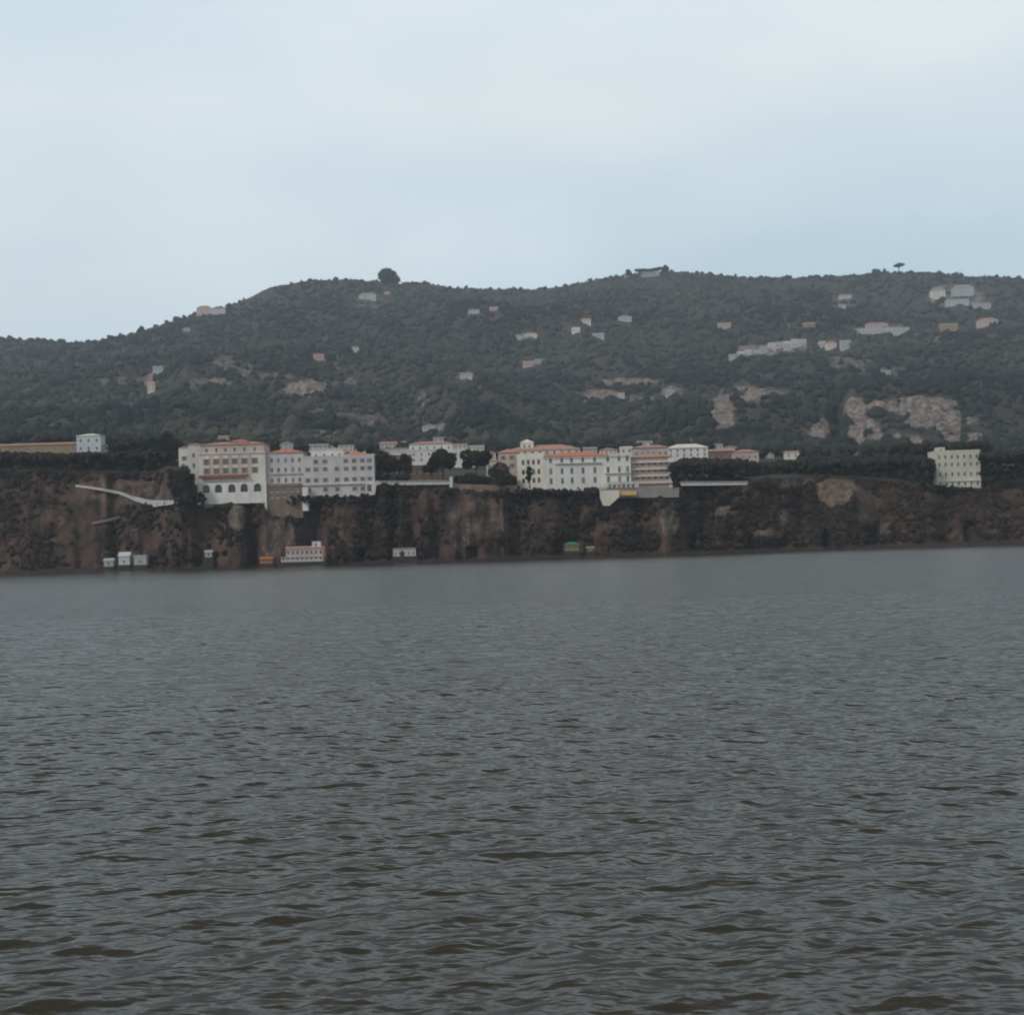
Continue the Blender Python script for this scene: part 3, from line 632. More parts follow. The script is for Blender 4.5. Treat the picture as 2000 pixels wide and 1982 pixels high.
# ---- right hotel ------------------------------------------------------
def hotel_right():
    S = Site('white_hotel', 'white clifftop hotel with bright orange tiled roof and rows of dark windows', 'hotel', 1150, 955, 714)
    e, X, Z = S.e, S.x, S.z
    x0, x1 = X(1064, 930), X(1233, 930); zt = Z(891, 1130)
    cols = [X(p, 920) for p in (1076, 1098, 1117, 1139, 1162, 1188, 1210, 1226)]
    block(e, x0, x1, Z(960, 1130), zt, 0, 17, M['white'], rows=[Z(944, 1130), Z(925, 1130), Z(903, 1130)], cols=cols, ww=1.45, wh=2.9, kind='none', name='wall')
    mb = MB(); mb.box(x0-.3, x1+.2, -.45, -.003, Z(906, 1130)+2.95, Z(906, 1130)+3.3); mb.build('cornice', M['cream'], e)
    xr = X(1184, 890); roof(e, xr-x0+.4, 17, zt, 'hip', M['tile'], 2.4, .5, (x0+xr)/2, 8.5)
    roof(e, x1-xr-1, 17, zt, 'flat', M['cream'], cx=(x1+xr)/2+.5, cy=8.5)
    for r, a, b in ((2, 1085, 1176), (1, 1180, 1233)): MB().box(X(a, 920), X(b, 920), -1.0, -.004, [Z(944, 1130), Z(925, 1130), Z(903, 1130)][r]-.5, [Z(944, 1130), Z(925, 1130), Z(903, 1130)][r]-.3).build('balcony', M['pale'], e)
    # angled west wing
    w = bpy.data.objects.new('west_wing', None)
    wl = X(1011, 930)
    ang = math.radians(-24); ln = (x0-wl)/math.cos(ang)
    mb = MB(); zb, ztw = Z(957, 1035), Z(885, 1035)
    fn = lambda s, d, z: (x0-.02-(ln/2-s)*math.cos(ang)-d*math.sin(ang)*-1*-1, .3-(ln/2-s)*math.sin(ang)+d*math.cos(ang), z)
    ops = [(-ln*.28+i*ln*.19*1.0, Z(py, 1035), 1.4, 2.4) for i in range(4) for py in (943, 926, 907)]
    facade(mb, ln, zb, ztw, ops, fn)
    c = [fn(-ln/2, 0, 0), fn(ln/2, 0, 0), fn(ln/2, 12, 0), fn(-ln/2, 12, 0)]
    for a, b in ((1, 2), (2, 3), (3, 0)): mb.quad((c[a][0], c[a][1], zb), (c[b][0], c[b][1], zb), (c[b][0], c[b][1], ztw), (c[a][0], c[a][1], ztw))
    mb.quad(*[(q[0], q[1], ztw) for q in c]); ww = mb.build('west_wing', M['cream'], e)
    pm, fm, _ = win_mesh(1.4, 2.4, 'none')
    for s, b, _, _ in ops:
        q = link('window', pm, ww); q.location = fn(s, 0, b); q.rotation_euler = (0, 0, ang)
    MB().box(X(1030, 930), X(1040, 930), 5.2, 5.5, Z(940, 1035), Z(911, 1035)).build('stair_window', M['glass'], e)
    # tall rear block with faded red roof and white lantern
    xb0, xb1 = X(990, 880), X(1137, 880)
    block(e, xb0, xb1, Z(920, 1060), Z(874, 1060), 20, 18, M['cream'], rows=[Z(884, 1060)], cols=[xb0+(xb1-xb0)*(k+.5)/10 for k in range(10)], ww=1.2, wh=1.9, kind='none', name='rear_wall')
    roof(e, xb1-xb0, 18, Z(874, 1060), 'hip', M['tile_pale'], 2.9, .5, (xb0+xb1)/2, 29)
    block(e, X(1017, 862), X(1043, 862), Z(876, 1030), Z(858, 1030), 24, 6, M['white'], rows=[Z(868, 1030)], cols=[X(1025, 862), X(1035, 862)], ww=1, wh=1.4, kind='none', name='roof_lantern')
    roof(e, X(1043, 862)-X(1017, 862), 6, Z(858, 1030), 'hip', M['white'], 1.6, .3, X(1030, 862), 27)
    block(e, X(1075, 866), X(1120, 866), Z(874, 1097), Z(864, 1097), 26, 6, M['pale'], rows=[Z(870, 1097)], cols=[X(p, 866) for p in (1082, 1092, 1102, 1112)], ww=1, wh=1.2, kind='none', name='roof_pavilion')
    # pink tower-like end at the left
    xc0, xc1 = X(973, 900), X(1012, 900)
    block(e, xc0, xc1, Z(946, 990), Z(882, 990), 10, 12, M['rose'], rows=[Z(912, 990), Z(896, 990)], cols=[X(983, 900), X(1000, 900)], ww=1.2, wh=2, kind='brown', name='side_wall')
    roof(e, xc1-xc0, 12, Z(882, 990), 'hip', M['tile_pale'], 2.0, .5, (xc0+xc1)/2, 16)
hotel_right()

def hotel_pink():
    S = Site('pink_hotel', 'salmon pink building with white balcony bands, joined to the right of the white hotel', 'building', 1272, 950, 717)
    e, X, Z = S.e, S.x, S.z
    x0, x1 = X(1234, 920), X(1311, 920); zt = Z(893, 1272)
    rows = [Z(p, 1272) for p in (937, 923, 910)]
    cols = [X(p, 920) for p in (1244, 1256, 1268, 1280, 1292, 1303)]
    block(e, x0, x1, Z(958, 1272), zt, 0, 14, M['salmon'], rows=rows, cols=cols, ww=1.3, wh=2.0, kind='none')
    for p in (943.5, 930, 916.5, 903):
        MB().box(x0-.1, x1+.5, -1.1, -.003, Z(p, 1272)-.15, Z(p, 1272)+.45).build('balcony', M['white'], e)
    MB().box(X(1306, 920), x1+.4, -.3, -.003, Z(955, 1272), zt).build('corner_pier', M['white'], e)
    roof(e, x1-x0, 14, zt, 'hip', M['tile_pale'], 1.9, .8, (x0+x1)/2, 7)
    # lower loggia
    l = MB(); zl = Z(944, 1210)
    block(e, X(1184, 950), X(1245, 950), Z(960, 1210), Z(942, 1210), -8, 4, M['pale'], rows=[Z(957, 1210)], cols=[X(p, 950) for p in (1189, 1198, 1207, 1216, 1225, 1234)], ww=1.5, wh=2.6, kind='none', name='loggia')
hotel_pink()

def small(name, label, cat, x0, x1, yt, yb, D, wm, rk='hip', rm='tile_pale', rise=None, nr=1, nc=3, dp=9, ww=1.1, wh=1.6, kind='none', group=None, deep=4, yaw=0, rfrac=.22, chim=False):
    """an ordinary house: walls, windows, roof.  The roof takes the top part of the pixel box."""
    S = Site(name, label, cat, (x0+x1)/2, yb, D, group, yaw); w = S.x(x1)-S.x(x0); h = S.z(yt)
    rise = rise if rise is not None else (h*rfrac if rk != 'flat' else .95); ze = h-rise-.22
    fl = max(ze/nr, 1.5); wh = min(wh, fl*.62); ww = min(ww, w/nc*.5)
    block(S.e, -w/2, w/2, -deep, ze, 0, dp, M[wm], rows=[i*fl+fl*.22 for i in range(nr)], cols=[-w/2+w*(k+.5)/nc for k in range(nc)], ww=ww, wh=wh, kind=kind)
    roof(S.e, w, dp, ze, rk, M[rm], rise if rk != 'flat' else None, .35 if w < 14 else .5)
    if chim: MB().box(w*.2, w*.2+.8, dp*.5, dp*.5+.8, ze, h+.9).build('chimney', M[wm], S.e)
    return S

# clifftop village between and behind the hotels
small('long_house', 'long low ochre building at the far left edge on the cliff top', 'building', -60, 150, 865, 884, 800, 'ochre', 'gable', 'tile_pale', nc=12, dp=9, deep=6)
small('white_house', 'white house with bluish wall at the right end of the ochre building', 'house', 150, 197, 846, 882, 792, 'bluew', 'hip', 'white', nr=2, nc=3, dp=9, deep=6, rfrac=.12)
small('shed', 'small pale shed beside the white house on the left cliff top', 'shed', 200, 215, 867, 880, 796, 'cream', 'gable', 'tile_pale', nc=1, dp=5, deep=6)
small('low_house', 'low tan house half hidden by dark trees just right of the long hotel', 'house', 700, 802, 885, 925, 780, 'brownwall', 'flat', 'cream', nr=2, nc=7, dp=12, deep=6)
small('white_house', 'broad white house with thin red roof line behind the left round tree', 'house', 800, 884, 861, 893, 905, 'white', 'hip', 'tile_pale', nr=2, nc=6, dp=12, deep=8, rfrac=.16)
small('white_house', 'white flat roofed house lower and left of the left round tree', 'house', 801, 846, 878, 903, 850, 'white', 'flat', 'pale', nr=2, nc=3, dp=10, deep=8)
small('white_house', 'plain white house between the two round trees', 'house', 884, 927, 876, 903, 860, 'white', 'flat', 'white', nr=2, nc=3, dp=10, deep=8)
small('grey_house', 'grey flat house behind the low tan house', 'house', 742, 800, 874, 895, 930, 'pale', 'flat', 'tile_grey', nr=1, nc=5, dp=10, deep=8)
small('cream_house', 'small cream house half hidden right of the right round tree', 'house', 950, 975, 895, 918, 765, 'cream', 'hip', 'tile_pale', nr=1, nc=2, dp=7, deep=6)
small('white_house', 'little white penthouse above the right end of the white hotel', 'house', 1212, 1236, 871, 886, 800, 'white', 'flat', 'white', nc=2, dp=7, deep=8)
small('pink_house', 'low faded pink house behind the salmon pink building', 'house', 1238, 1306, 868, 893, 790, 'pink', 'hip', 'tile_pale', nr=1, nc=6, dp=10, deep=8)
small('white_house', 'long white house with grey pitched roof just right of the salmon pink building', 'house', 1304, 1383, 866, 893, 880, 'white', 'hip', 'white', nr=2, nc=6, dp=12, deep=8, rfrac=.3)
small('pink_house', 'pinkish house at the right end of the village row above the dark hedge trees', 'house', 1434, 1482, 877, 899, 900, 'pink', 'hip', 'tile_pale', nr=1, nc=4, dp=10, deep=8)
small('tan_house', 'tan house between the long white house and the pinkish house', 'house', 1385, 1434, 876, 896, 915, 'brownwall', 'gable', 'tile_pale', nr=1, nc=4, dp=10, deep=8)
small('white_house', 'small isolated white house right of the village row', 'house', 1534, 1561, 880, 894, 930, 'white', 'gable', 'tile_pale', nr=1, nc=2, dp=7, deep=6)
small('stone_house', 'brown stone house low between the left round tree and the terrace railing', 'house', 802, 868, 907, 944, 745, 'brownwall', 'flat', 'brownwall', nr=2, nc=5, dp=10, deep=4)
small('grey_house', 'grey house at the foot of the hill above the long hotel roof', 'house', 388, 417, 837, 851, locate(402, 851).y, 'pale', 'gable', 'tile_grey', nc=3)
small('grey_house', 'low grey roofed house at the foot of the hill above the left round tree', 'house', 825, 855, 829, 840, locate(840, 840).y, 'pale', 'hip', 'tile_grey', nc=3)

VG = 'pale houses packed along the foot of the hill'
VH = [(602, 640, 866, 880, 960, 'pale', 'gable', 'tile_grey', 'grey gabled house peeping over the flat roof of the long hotel'), (645, 690, 868, 882, 980, 'lilac', 'flat', 'tile_grey', 'flat lilac grey house right of the gabled one over the long hotel'),
 (694, 728, 872, 886, 960, 'cream', 'hip', 'tile_pale', 'cream house peeping over the right end of the long hotel'), (742, 775, 862, 876, 1020, 'lilac', 'gable', 'tile_pale', 'lilac grey house up behind the low tan house'),
 (778, 800, 860, 874, 1060, 'bluew', 'hip', 'tile_grey', 'bluish house at the left shoulder of the broad white house'), (846, 866, 853, 863, 1110, 'pale', 'gable', 'tile_grey', 'little grey house above the broad white one'),
 (886, 912, 866, 878, 1000, 'cream', 'gable', 'tile_pale', 'cream gabled house above the plain white house between the trees'), (914, 946, 869, 884, 1010, 'lilac', 'flat', 'pale', 'flat lilac grey house above the right round tree'),
 (930, 968, 880, 896, 880, 'cream', 'hip', 'tile_pale', 'cream hipped house left of the pink end of the white hotel'), (776, 800, 880, 896, 870, 'white', 'hip', 'tile_grey', 'white house between the low tan house and the flat white one'),
 (1140, 1166, 872, 886, 900, 'pale', 'gable', 'tile_grey', 'grey house over the orange roof of the white hotel'), (1172, 1206, 874, 888, 880, 'cream', 'hip', 'tile_pale', 'cream house over the right part of the orange hotel roof'),
 (1386, 1412, 866, 877, 1060, 'bluew', 'gable', 'tile_grey', 'bluish house above the tan one in the right village row'), (1416, 1440, 870, 880, 1040, 'cream', 'hip', 'tile_pale', 'little cream house above the gap left of the pinkish end house'),
 (1484, 1512, 882, 895, 960, 'cream', 'hip', 'tile_grey', 'cream house right beside the pinkish end house'), (1330, 1358, 858, 868, 1090, 'pale', 'gable', 'tile_grey', 'grey house up behind the long white house'),
 (1566, 1590, 884, 895, 960, 'pale', 'gable', 'tile_pale', 'grey house just right of the isolated white one'), (1245, 1275, 860, 870, 1040, 'cream', 'gable', 'tile_grey', 'cream house peeping over the low faded pink house'),
 (426, 444, 850, 862, 1120, 'lilac', 'gable', 'tile_pale', 'lilac house above the roof turret of the long hotel'), (545, 572, 862, 876, 1010, 'pale', 'hip', 'tile_grey', 'grey hipped house above the red roof of the long hotel')]
for x0, x1, yt, yb, D, wm, rk, rm, lab in VH:
    small({'bluew': 'white_house', 'white': 'white_house', 'cream': 'cream_house'}.get(wm, 'grey_house'), lab, 'house', x0, x1, yt, yb, D, wm, rk, rm, nr=2, nc=max(2, int((x1-x0)/8)), dp=9, deep=9, group=VG, rfrac=.28)
    KEEP.append(((x0+x1)/2, (yt+yb)/2-1, (x1-x0)/2+3, (yb-yt)/2+2, D+60))
KEEP += [(x, y, w, h, d) for x, y, w, h, d in ((842, 876, 44, 15, 960), (905, 890, 24, 13, 960), (1344, 879, 42, 14, 960), (1459, 888, 26, 12, 960), (1410, 886, 26, 11, 960), (1548, 887, 15, 8, 960), (175, 862, 26, 16, 900), (40, 874, 110, 8, 900), (771, 884, 31, 10, 960))]

# right villa
def villa():
    S = Site('cliff_villa', 'square cream villa with roof room standing alone on the right end of the cliff', 'villa', 1868, 956, 748, yaw=.0)
    e, X, Z = S.e, S.x, S.z
    x0, x1 = X(1829, 915), X(1915, 915); zt = Z(883, 1865)
    MB().box(x0+.2, x1-.2, .2, 14, -14, Z(957, 1865)-.003).build('plinth', M['brownwall'], e)
    block(e, x0, x1, Z(957, 1865), zt, 0, 15, M['villa'], rows=[Z(p, 1865) for p in (949, 930, 911, 896)], cols=[x0+(x1-x0)*(k+.5)/7 for k in range(7)], ww=1.15, wh=2.0, kind='none')
    MB().box(x0-.3, x1+.3, -.5, -.003, Z(940, 1865), Z(938.5, 1865)).build('cornice', M['cream'], e)
    roof(e, x1-x0, 15, zt, 'flat', M['villa'], cx=(x0+x1)/2)
    block(e, X(1834, 880), X(1849, 880), zt+.26, Z(873, 1840), 3, 5, M['villa'], rows=[zt+.7], cols=[X(1841, 880)], ww=1, wh=1.2, kind='none', name='roof_room')
    MB().box(X(1852, 880), X(1908, 880), 4, 10, zt+.26, Z(878, 1880)).build('roof_room', M['cream'], e)
villa()

# terraces, walls
def strip(name, label, cat, pts, D, th, m, posts=0):
    """a wall that follows photo points (px, top, bottom) at depth D"""
    o = P(pts[0][0], pts[0][2], D); e = empty(name, o); tag(e, label, cat); mb = MB()
    for (a, t0, b0), (b, t1, b1) in zip(pts, pts[1:]):
        q = [P(a, b0, D), P(b, b1, D), P(b, t1, D), P(a, t0, D)]; q = [v-o for v in q]; k = [v+Vector((0, th, 0)) for v in q]
        mb.quad(*q); mb.quad(*k[::-1])
        for i in range(4): mb.quad(q[i], k[i], k[(i+1) % 4], q[(i+1) % 4])
    mb.build('wall_body', m, e)
    if posts:
        pm = MB()
        for i in range(posts+1):
            f = i/posts; a = pts[0]; b = pts[-1]; v = P(a[0]+(b[0]-a[0])*f, a[1]+(b[1]-a[1])*f, D)-o; pm.box(v.x-.18, v.x+.18, -.05, th+.05, v.z, v.z+.8)
        v0, v1 = P(pts[0][0], pts[0][1], D)-o, P(pts[-1][0], pts[-1][1], D)-o
        pm.quad((v0.x, 0, v0.z+.85), (v1.x, 0, v1.z+.85), (v1.x, th, v1.z+.85), (v0.x, th, v0.z+.85)); pm.quad((v0.x, 0, v0.z+.7), (v1.x, 0, v1.z+.7), (v1.x, 0, v1.z+.85), (v0.x, 0, v0.z+.85))
        pm.build('balustrade', m, e)
strip('terrace_wall', 'long pale balustraded terrace wall between the long hotel and the round trees', 'wall', [(732, 943, 948), (883, 941, 946)], 709, .8, M['pale'], 40)
strip('gate_pillar', 'pale stone pillar at the right end of the balustraded terrace wall', 'pillar', [(878, 931, 952), (884, 931, 952)], 707, 1.4, M['cream'])
strip('retaining_wall', 'pale retaining wall below the salmon pink building on the cliff edge', 'wall', [(1172, 956, 973), (1326, 955, 971)], 708, 1.5, M['greywall'], 36)
strip('buttress_wall', 'cream wedge shaped buttress tapering down the cliff below the white hotel', 'wall', [(1172, 958, 972), (1178, 958, 987), (1190, 958, 988), (1210, 958, 970)], 705, 2.0, M['cream'])
strip('terrace_wall', 'thin pale terrace wall on the cliff edge under the dark hedge trees right of the pink building', 'wall', [(1330, 944, 948.5), (1460, 943, 947)], 709, .8, M['pale'], 30)
strip('retaining_wall', 'dark brown retaining wall under the left round trees', 'wall', [(884, 945, 962), (1010, 948, 962)], 708, 1.0, M['brownwall'])
S = Site('awning', 'yellow awning spread over the terrace below the salmon pink building', 'awning', 1227, 968, 706.5)
mb = MB(); a, b = S.x(1212), S.x(1243); zt, zl = S.z(959), S.z(965)
mb.quad((a, 1.4, zt), (b, 1.4, zt), (b, -1.8, zl), (a, -1.8, zl)); mb.quad((a, 1.4, zt-.08), (a, -1.8, zl-.08), (b, -1.8, zl-.08), (b, 1.4, zt-.08)); mb.quad((a, -1.8, zl), (b, -1.8, zl), (b, -1.82, zl-.7), (a, -1.82, zl-.7))
mb.build('canvas', M['yellow'], S.e); mb = MB()
for x in (a+.1, b-.1): mb.tube((x, -1.7, -.4), (x, -1.7, zl-.05), .06, .06)
mb.build('pole', M['frame'], S.e)

# zigzag road on the left slope: a kerbed ramp with its retaining wall
def ramp(name, label, pts, m):
    P3 = [on_cliff(a, b) for a, b, _ in pts]; o = P3[0]; e = empty(name, o); tag(e, label, 'path', None, 'structure')
    mb = MB()
    for i in range(len(pts)-1):
        A, B = P3[i]-o, P3[i+1]-o; ha, hb = pts[i][2]*.243, pts[i+1][2]*.243
        f = Vector((0, -1.6-1.5*max(ha, hb), 0)); bk = Vector((0, 3.2, 0))
        a0, b0, a1, b1 = A+f, B+f, A+bk, B+bk
        mb.quad(a0-Vector((0, 0, ha)), b0-Vector((0, 0, hb)), b0+Vector((0, 0, .9)), a0+Vector((0, 0, .9)))
        mb.quad(a0+Vector((0, 0, .9)), b0+Vector((0, 0, .9)), b0+Vector((0, .3, .9)), a0+Vector((0, .3, .9)))
        mb.quad(a0+Vector((0, .3, .9)), b0+Vector((0, .3, .9)), b0+Vector((0, .3, 0)), a0+Vector((0, .3, 0)))
        mb.quad(a0+Vector((0, .3, 0)), b0+Vector((0, .3, 0)), b1, a1)
    mb.build('path', m, e)
ramp('cliff_path', 'pale zigzag road cutting across the brown left slope', [(150, 950, 1), (175, 953, 1), (205, 958, 1.5), (235, 963, 2), (262, 972, 4), (292, 979, 8), (305, 981, 10), (325, 981, 7), (350, 981, 2)], M['road'])
ramp('cliff_path', 'short faint lower leg of the road on the left slope', [(182, 1023, 1), (205, 1018, 2), (236, 1011, 1.5)], M['greywall'])

# ---- shore huts -------------------------------------------------------
def hut(name, label, x0, x1, yt, yb, wm, rm, rk='gable', nc=1, dp=4, group=None, cat='hut', D=701.5):
    S = small(name, label, cat, x0, x1, yt, yb, D, wm, rk, rm, nr=1, nc=nc, dp=dp, deep=0, ww=.9, wh=1.3, rfrac=.3, group=group)
    w = S.x(x1)-S.x(x0); MB().box(-w/2-.8, w/2+.8, -1.2, dp+2, -4.5, -.003).build('plinth', M['shore'], S.e)
    return S
G1 = 'little pale boat sheds at the foot of the left slope'
hut('boat_shed', 'smallest and leftmost of the three pale sheds at the water below the left slope', 203, 221, 1090, 1106, 'mint', 'mint', group=G1)
hut('boat_shed', 'tallest, middle shed of the three pale sheds at the water below the left slope', 232, 253, 1078, 1103, 'bluew', 'bluew', group=G1)
hut('boat_shed', 'right hand mint white shed of the three pale sheds at the water', 262, 286, 1083, 1103, 'mint', 'mint', 'flat', group=G1)
hut('beach_hut', 'tiny pale green hut on the shore left of the terracotta bathing pavilion', 400, 414, 1074, 1088, 'mint', 'mint', D=703)
hut('beach_hut', 'low grey white hut at the shore below the balustraded terrace', 768, 812, 1069, 1086, 'pale', 'tile_grey', 'flat', nc=5)
hut('beach_kiosk', 'small kiosk with bright green roof and yellow front on the shore', 1103, 1131, 1058, 1076, 'mustard', 'greenp', 'hip', nc=3, D=702)
hut('beach_hut', 'tiny yellowish hut beside the green roofed kiosk', 1147, 1160, 1067, 1076, 'mustard', 'tile_grey', D=702)
def pavilion():
    S = Site('bathing_pavilion', 'terracotta coloured bathing pavilion at the waterline below the long hotel', 'pavilion', 590, 1096, 690)
    e, X, Z = S.e, S.x, S.z
    x0, x1 = X(549), X(631)
    MB().box(x0-1.5, x1+1.5, -1.5, 12, -4.5, -.203).build('plinth', M['shore'], e)
    block(e, x0, x1, -.2, Z(1087), 0, 6, M['pale'], rows=[.7], cols=[x0+(x1-x0)*(k+.5)/9 for k in range(9)], ww=1.2, wh=1.1, kind='none', name='ground_storey')
    xm0 = X(558); block(e, xm0, x1-.1, Z(1087), Z(1071), 1.2, 4.6, M['pink'], rows=[Z(1087)+1.0], cols=[xm0+(x1-xm0)*(k+.5)/8 for k in range(8)], ww=1.1, wh=1.8, kind='none', name='upper_storey')
    roof(e, x1-xm0, 4.6, Z(1071), 'gable', M['tile_pale'], .8, .3, (x1+xm0)/2, 3.5)
    MB().box(x1-.09, x1+.9, .6, 5, Z(1092), Z(1068)).build('end_wall', M['orange'], e)
    block(e, X(609), X(626), Z(1070), Z(1058), 2, 3.5, M['bluew'], rows=[Z(1067)], cols=[X(617)], ww=1.1, wh=1.1, kind='none', name='roof_room')
    MB().box(x0-.3, x1+.3, -.35, -.003, Z(1088), Z(1086.5)).build('cornice', M['rose'], e)
pavilion()
hut('boat_house', 'low bright orange boat house at the left end of the bathing pavilion', 508, 532, 1087, 1100, 'orange', 'orange', 'gable', nc=2, cat='boat house', D=690)

# ---- houses on the hill -----------------------------------------------
GH = 'houses scattered over the hillside'
HH = [  # label, x0, x1, ytop, ybase, wall, roof kind, roof material, rows, cols
 ('pinkish grey mansion on the left skyline where the ridge climbs', 384, 412, 596, 612, 'rose', 'hip', 'tile_pale', 2, 5),
 ('lower grey house touching the mansion on the left skyline', 412, 440, 600, 612, 'pale', 'gable', 'tile_grey', 1, 4),
 ('pale house with broad roof on the slope below the big ridge tree', 701, 734, 571, 585, 'white', 'hip', 'tile_grey', 2, 4),
 ('faint pink cottage right of the pale house below the ridge tree', 750, 762, 569, 577, 'pink', 'gable', 'tile_pale', 1, 2),
 ('small pinkish house high on the hill, below the ridge dip', 956, 974, 598, 607, 'pink', 'gable', 'tile_pale', 1, 2),
 ('small grey house high on the hill, left of the pinkish one below the ridge dip', 915, 936, 603, 613, 'pale', 'gable', 'tile_grey', 1, 3),
 ('brightest tiny white house at mid height in the middle of the hill', 1117, 1133, 639, 649, 'white', 'flat', 'white', 1, 2),
 ('tiny bluish white house right of and below the brightest one', 1157, 1180, 650, 659, 'bluew', 'flat', 'white', 1, 3),
 ('tiny cream house above the brightest white one', 1136, 1154, 621, 632, 'cream', 'gable', 'tile_pale', 1, 2),
 ('cream farmhouse left of the brightest white house', 1024, 1049, 648, 660, 'cream', 'hip', 'tile_pale', 1, 3),
 ('small barn beside the cream farmhouse', 1008, 1021, 653, 661, 'pale', 'gable', 'tile_grey', 1, 2),
 ('pale house lower centre of the hill with a pink wall beside it', 1044, 1063, 700, 710, 'white', 'gable', 'tile_grey', 1, 2),
 ('low pink house adjoining the pale one in the lower centre of the hill', 1021, 1043, 704, 715, 'pink', 'gable', 'tile_pale', 1, 3),
 ('wide pale house in the upper middle right of the hill', 1208, 1234, 615, 627, 'pale', 'hip', 'tile_grey', 1, 4),
 ('lilac grey house low in the centre of the hill', 899, 922, 727, 738, 'lilac', 'gable', 'tile_grey', 1, 3),
 ('pink house on the left centre slope above the pale rock terrace', 612, 638, 690, 702, 'pink', 'gable', 'tile_pale', 1, 3),
 ('small pale house right of and above the pink left centre one', 683, 700, 676, 687, 'cream', 'gable', 'tile_grey', 1, 2),
 ('pale tall house on the left slope among rocks', 288, 302, 745, 763, 'cream', 'gable', 'tile_pale', 2, 2),
 ('small bluish house above the pale tall one on the left slope', 298, 318, 714, 725, 'bluew', 'gable', 'tile_grey', 1, 2),
 ('small pinkish cottage on the far left ridge', 358, 371, 640, 648, 'pink', 'gable', 'tile_pale', 1, 2),
 ('small tan house right of centre at mid height, left of the white hamlet', 1403, 1428, 629, 639, 'pink', 'gable', 'tile_pale', 1, 3),
 ('tan house with tiled roof above the white hamlet', 1570, 1592, 629, 639, 'ochre', 'gable', 'tile_pale', 1, 3),
 ('cream house with orange roof right of the white hamlet', 1614, 1634, 665, 679, 'cream', 'hip', 'tile', 1, 2),
 ('white house at the right end of the pair beside the hamlet', 1643, 1663, 664, 679, 'white', 'flat', 'white', 2, 2),
 ('bluish house between the hamlet and the cream orange roofed house', 1600, 1613, 666, 677, 'pale', 'flat', 'pale', 1, 2),
 ('long low white building with a pale band on the upper right slope', 1674, 1776, 640, 650, 'white', 'flat', 'white', 1, 12),
 ('pinkish house standing above the left end of the long low white building', 1690, 1735, 629, 639, 'pink', 'hip', 'tile_pale', 1, 5),
 ('small pale house under the right ridge knoll', 1640, 1664, 574, 584, 'lilac', 'gable', 'tile_grey', 1, 3),
 ('tiny lilac shed below the small pale house under the knoll', 1639, 1652, 593, 600, 'lilac', 'gable', 'tile_grey', 1, 2),
 ('cream house, leftmost of the upper right village', 1820, 1847, 560, 581, 'cream', 'hip', 'tile_grey', 2, 3),
 ('topmost pale villa of the upper right village', 1862, 1903, 555, 574, 'bluew', 'hip', 'tile_grey', 2, 5),
 ('long pale house in the middle of the upper right village', 1850, 1893, 582, 593, 'white', 'gable', 'tile_grey', 1, 5),
 ('pale house, lowest and rightmost of the upper right village', 1898, 1936, 590, 602, 'bluew', 'gable', 'tile_grey', 1, 4),
 ('yellowish house on the right slope below the village', 1838, 1872, 632, 648, 'ochre', 'flat', 'cream', 2, 4),
 ('pinkish house near the right edge below the village', 1912, 1950, 620, 634, 'rose', 'hip', 'tile_pale', 1, 4),
 ('tiny bluish house alone in the dark woods on the right', 1722, 1740, 722, 732, 'bluew', 'gable', 'tile_grey', 1, 2),
 ('grey white house on the right of the rock terraces in mid slope', 1302, 1318, 760, 778, 'pale', 'gable', 'tile_grey', 2, 2),
 ('cream house on the lower slope above the white hotel', 1205, 1220, 766, 778, 'cream', 'gable', 'tile_pale', 1, 2),
 ('long pale ridge building under the umbrella pines on the skyline', 1252, 1288, 528, 540, 'bluew', 'flat', 'bluew', 1, 5),
 ('small pale ridge house left of the umbrella pines on the skyline', 1220, 1231, 533, 543, 'bluew', 'gable', 'tile_grey', 1, 2),
]
GV = 'white houses of the hamlet on the right slope'
k = 0
hl = ['leftmost, lowest', 'second', 'third', 'fourth', 'fifth', 'sixth', 'seventh', 'eighth', 'ninth', 'rightmost, highest']
for i in range(10):
    f = i/9; xa = 1425+i*15.2; yb = 701-26*(f**1.0)-(4 if 4 < i < 7 else 0)
    HH.append((f'{hl[i]} white house in the ascending row of the hamlet' if i in (0, 9) else f'{hl[i]} house from the left in the ascending white row of the hamlet', xa, xa+13.5, yb-10-(i % 3)*2-(3 if i > 5 else 0), yb, ('white', 'bluew', 'lilac')[i % 3], ('flat', 'gable', 'flat')[i % 3], 'white' if i % 2 else 'tile_grey', 1, 2, GV))
names = {'white': 'white_house', 'bluew': 'white_house', 'cream': 'cream_house', 'pink': 'pink_house', 'rose': 'pink_house', 'pale': 'grey_house', 'lilac': 'grey_house', 'ochre': 'ochre_house'}
for row in HH:
    lab, x0, x1, yt, yb, wm, rk, rm, nr, nc = row[:10]; nm = names[wm]
    if 'brightest tiny' not in lab: wm = {'white': 'hwhite', 'bluew': 'hblue'}.get(wm, wm); rm = {'white': 'hwhite', 'bluew': 'hblue'}.get(rm, rm)
    g_ = row[10] if len(row) > 10 else GH
    q = locate((x0+x1)/2, yb); D = min(q.y, locate(x0, yb).y, locate(x1, yb).y)-2
    S = small(nm, lab, 'house', x0, x1, yt, yb, D, wm, rk, rm, nr=nr, nc=nc, dp=min(14, (x1-x0)/FPX*D*.7), deep=5, ww=1.6, wh=2.2, group=g_, rfrac=.34, yaw=0)
    KEEP.append(((x0+x1)/2, (yt+yb)/2+1, (x1-x0)/2+2, (yb-yt)/2+2, D))

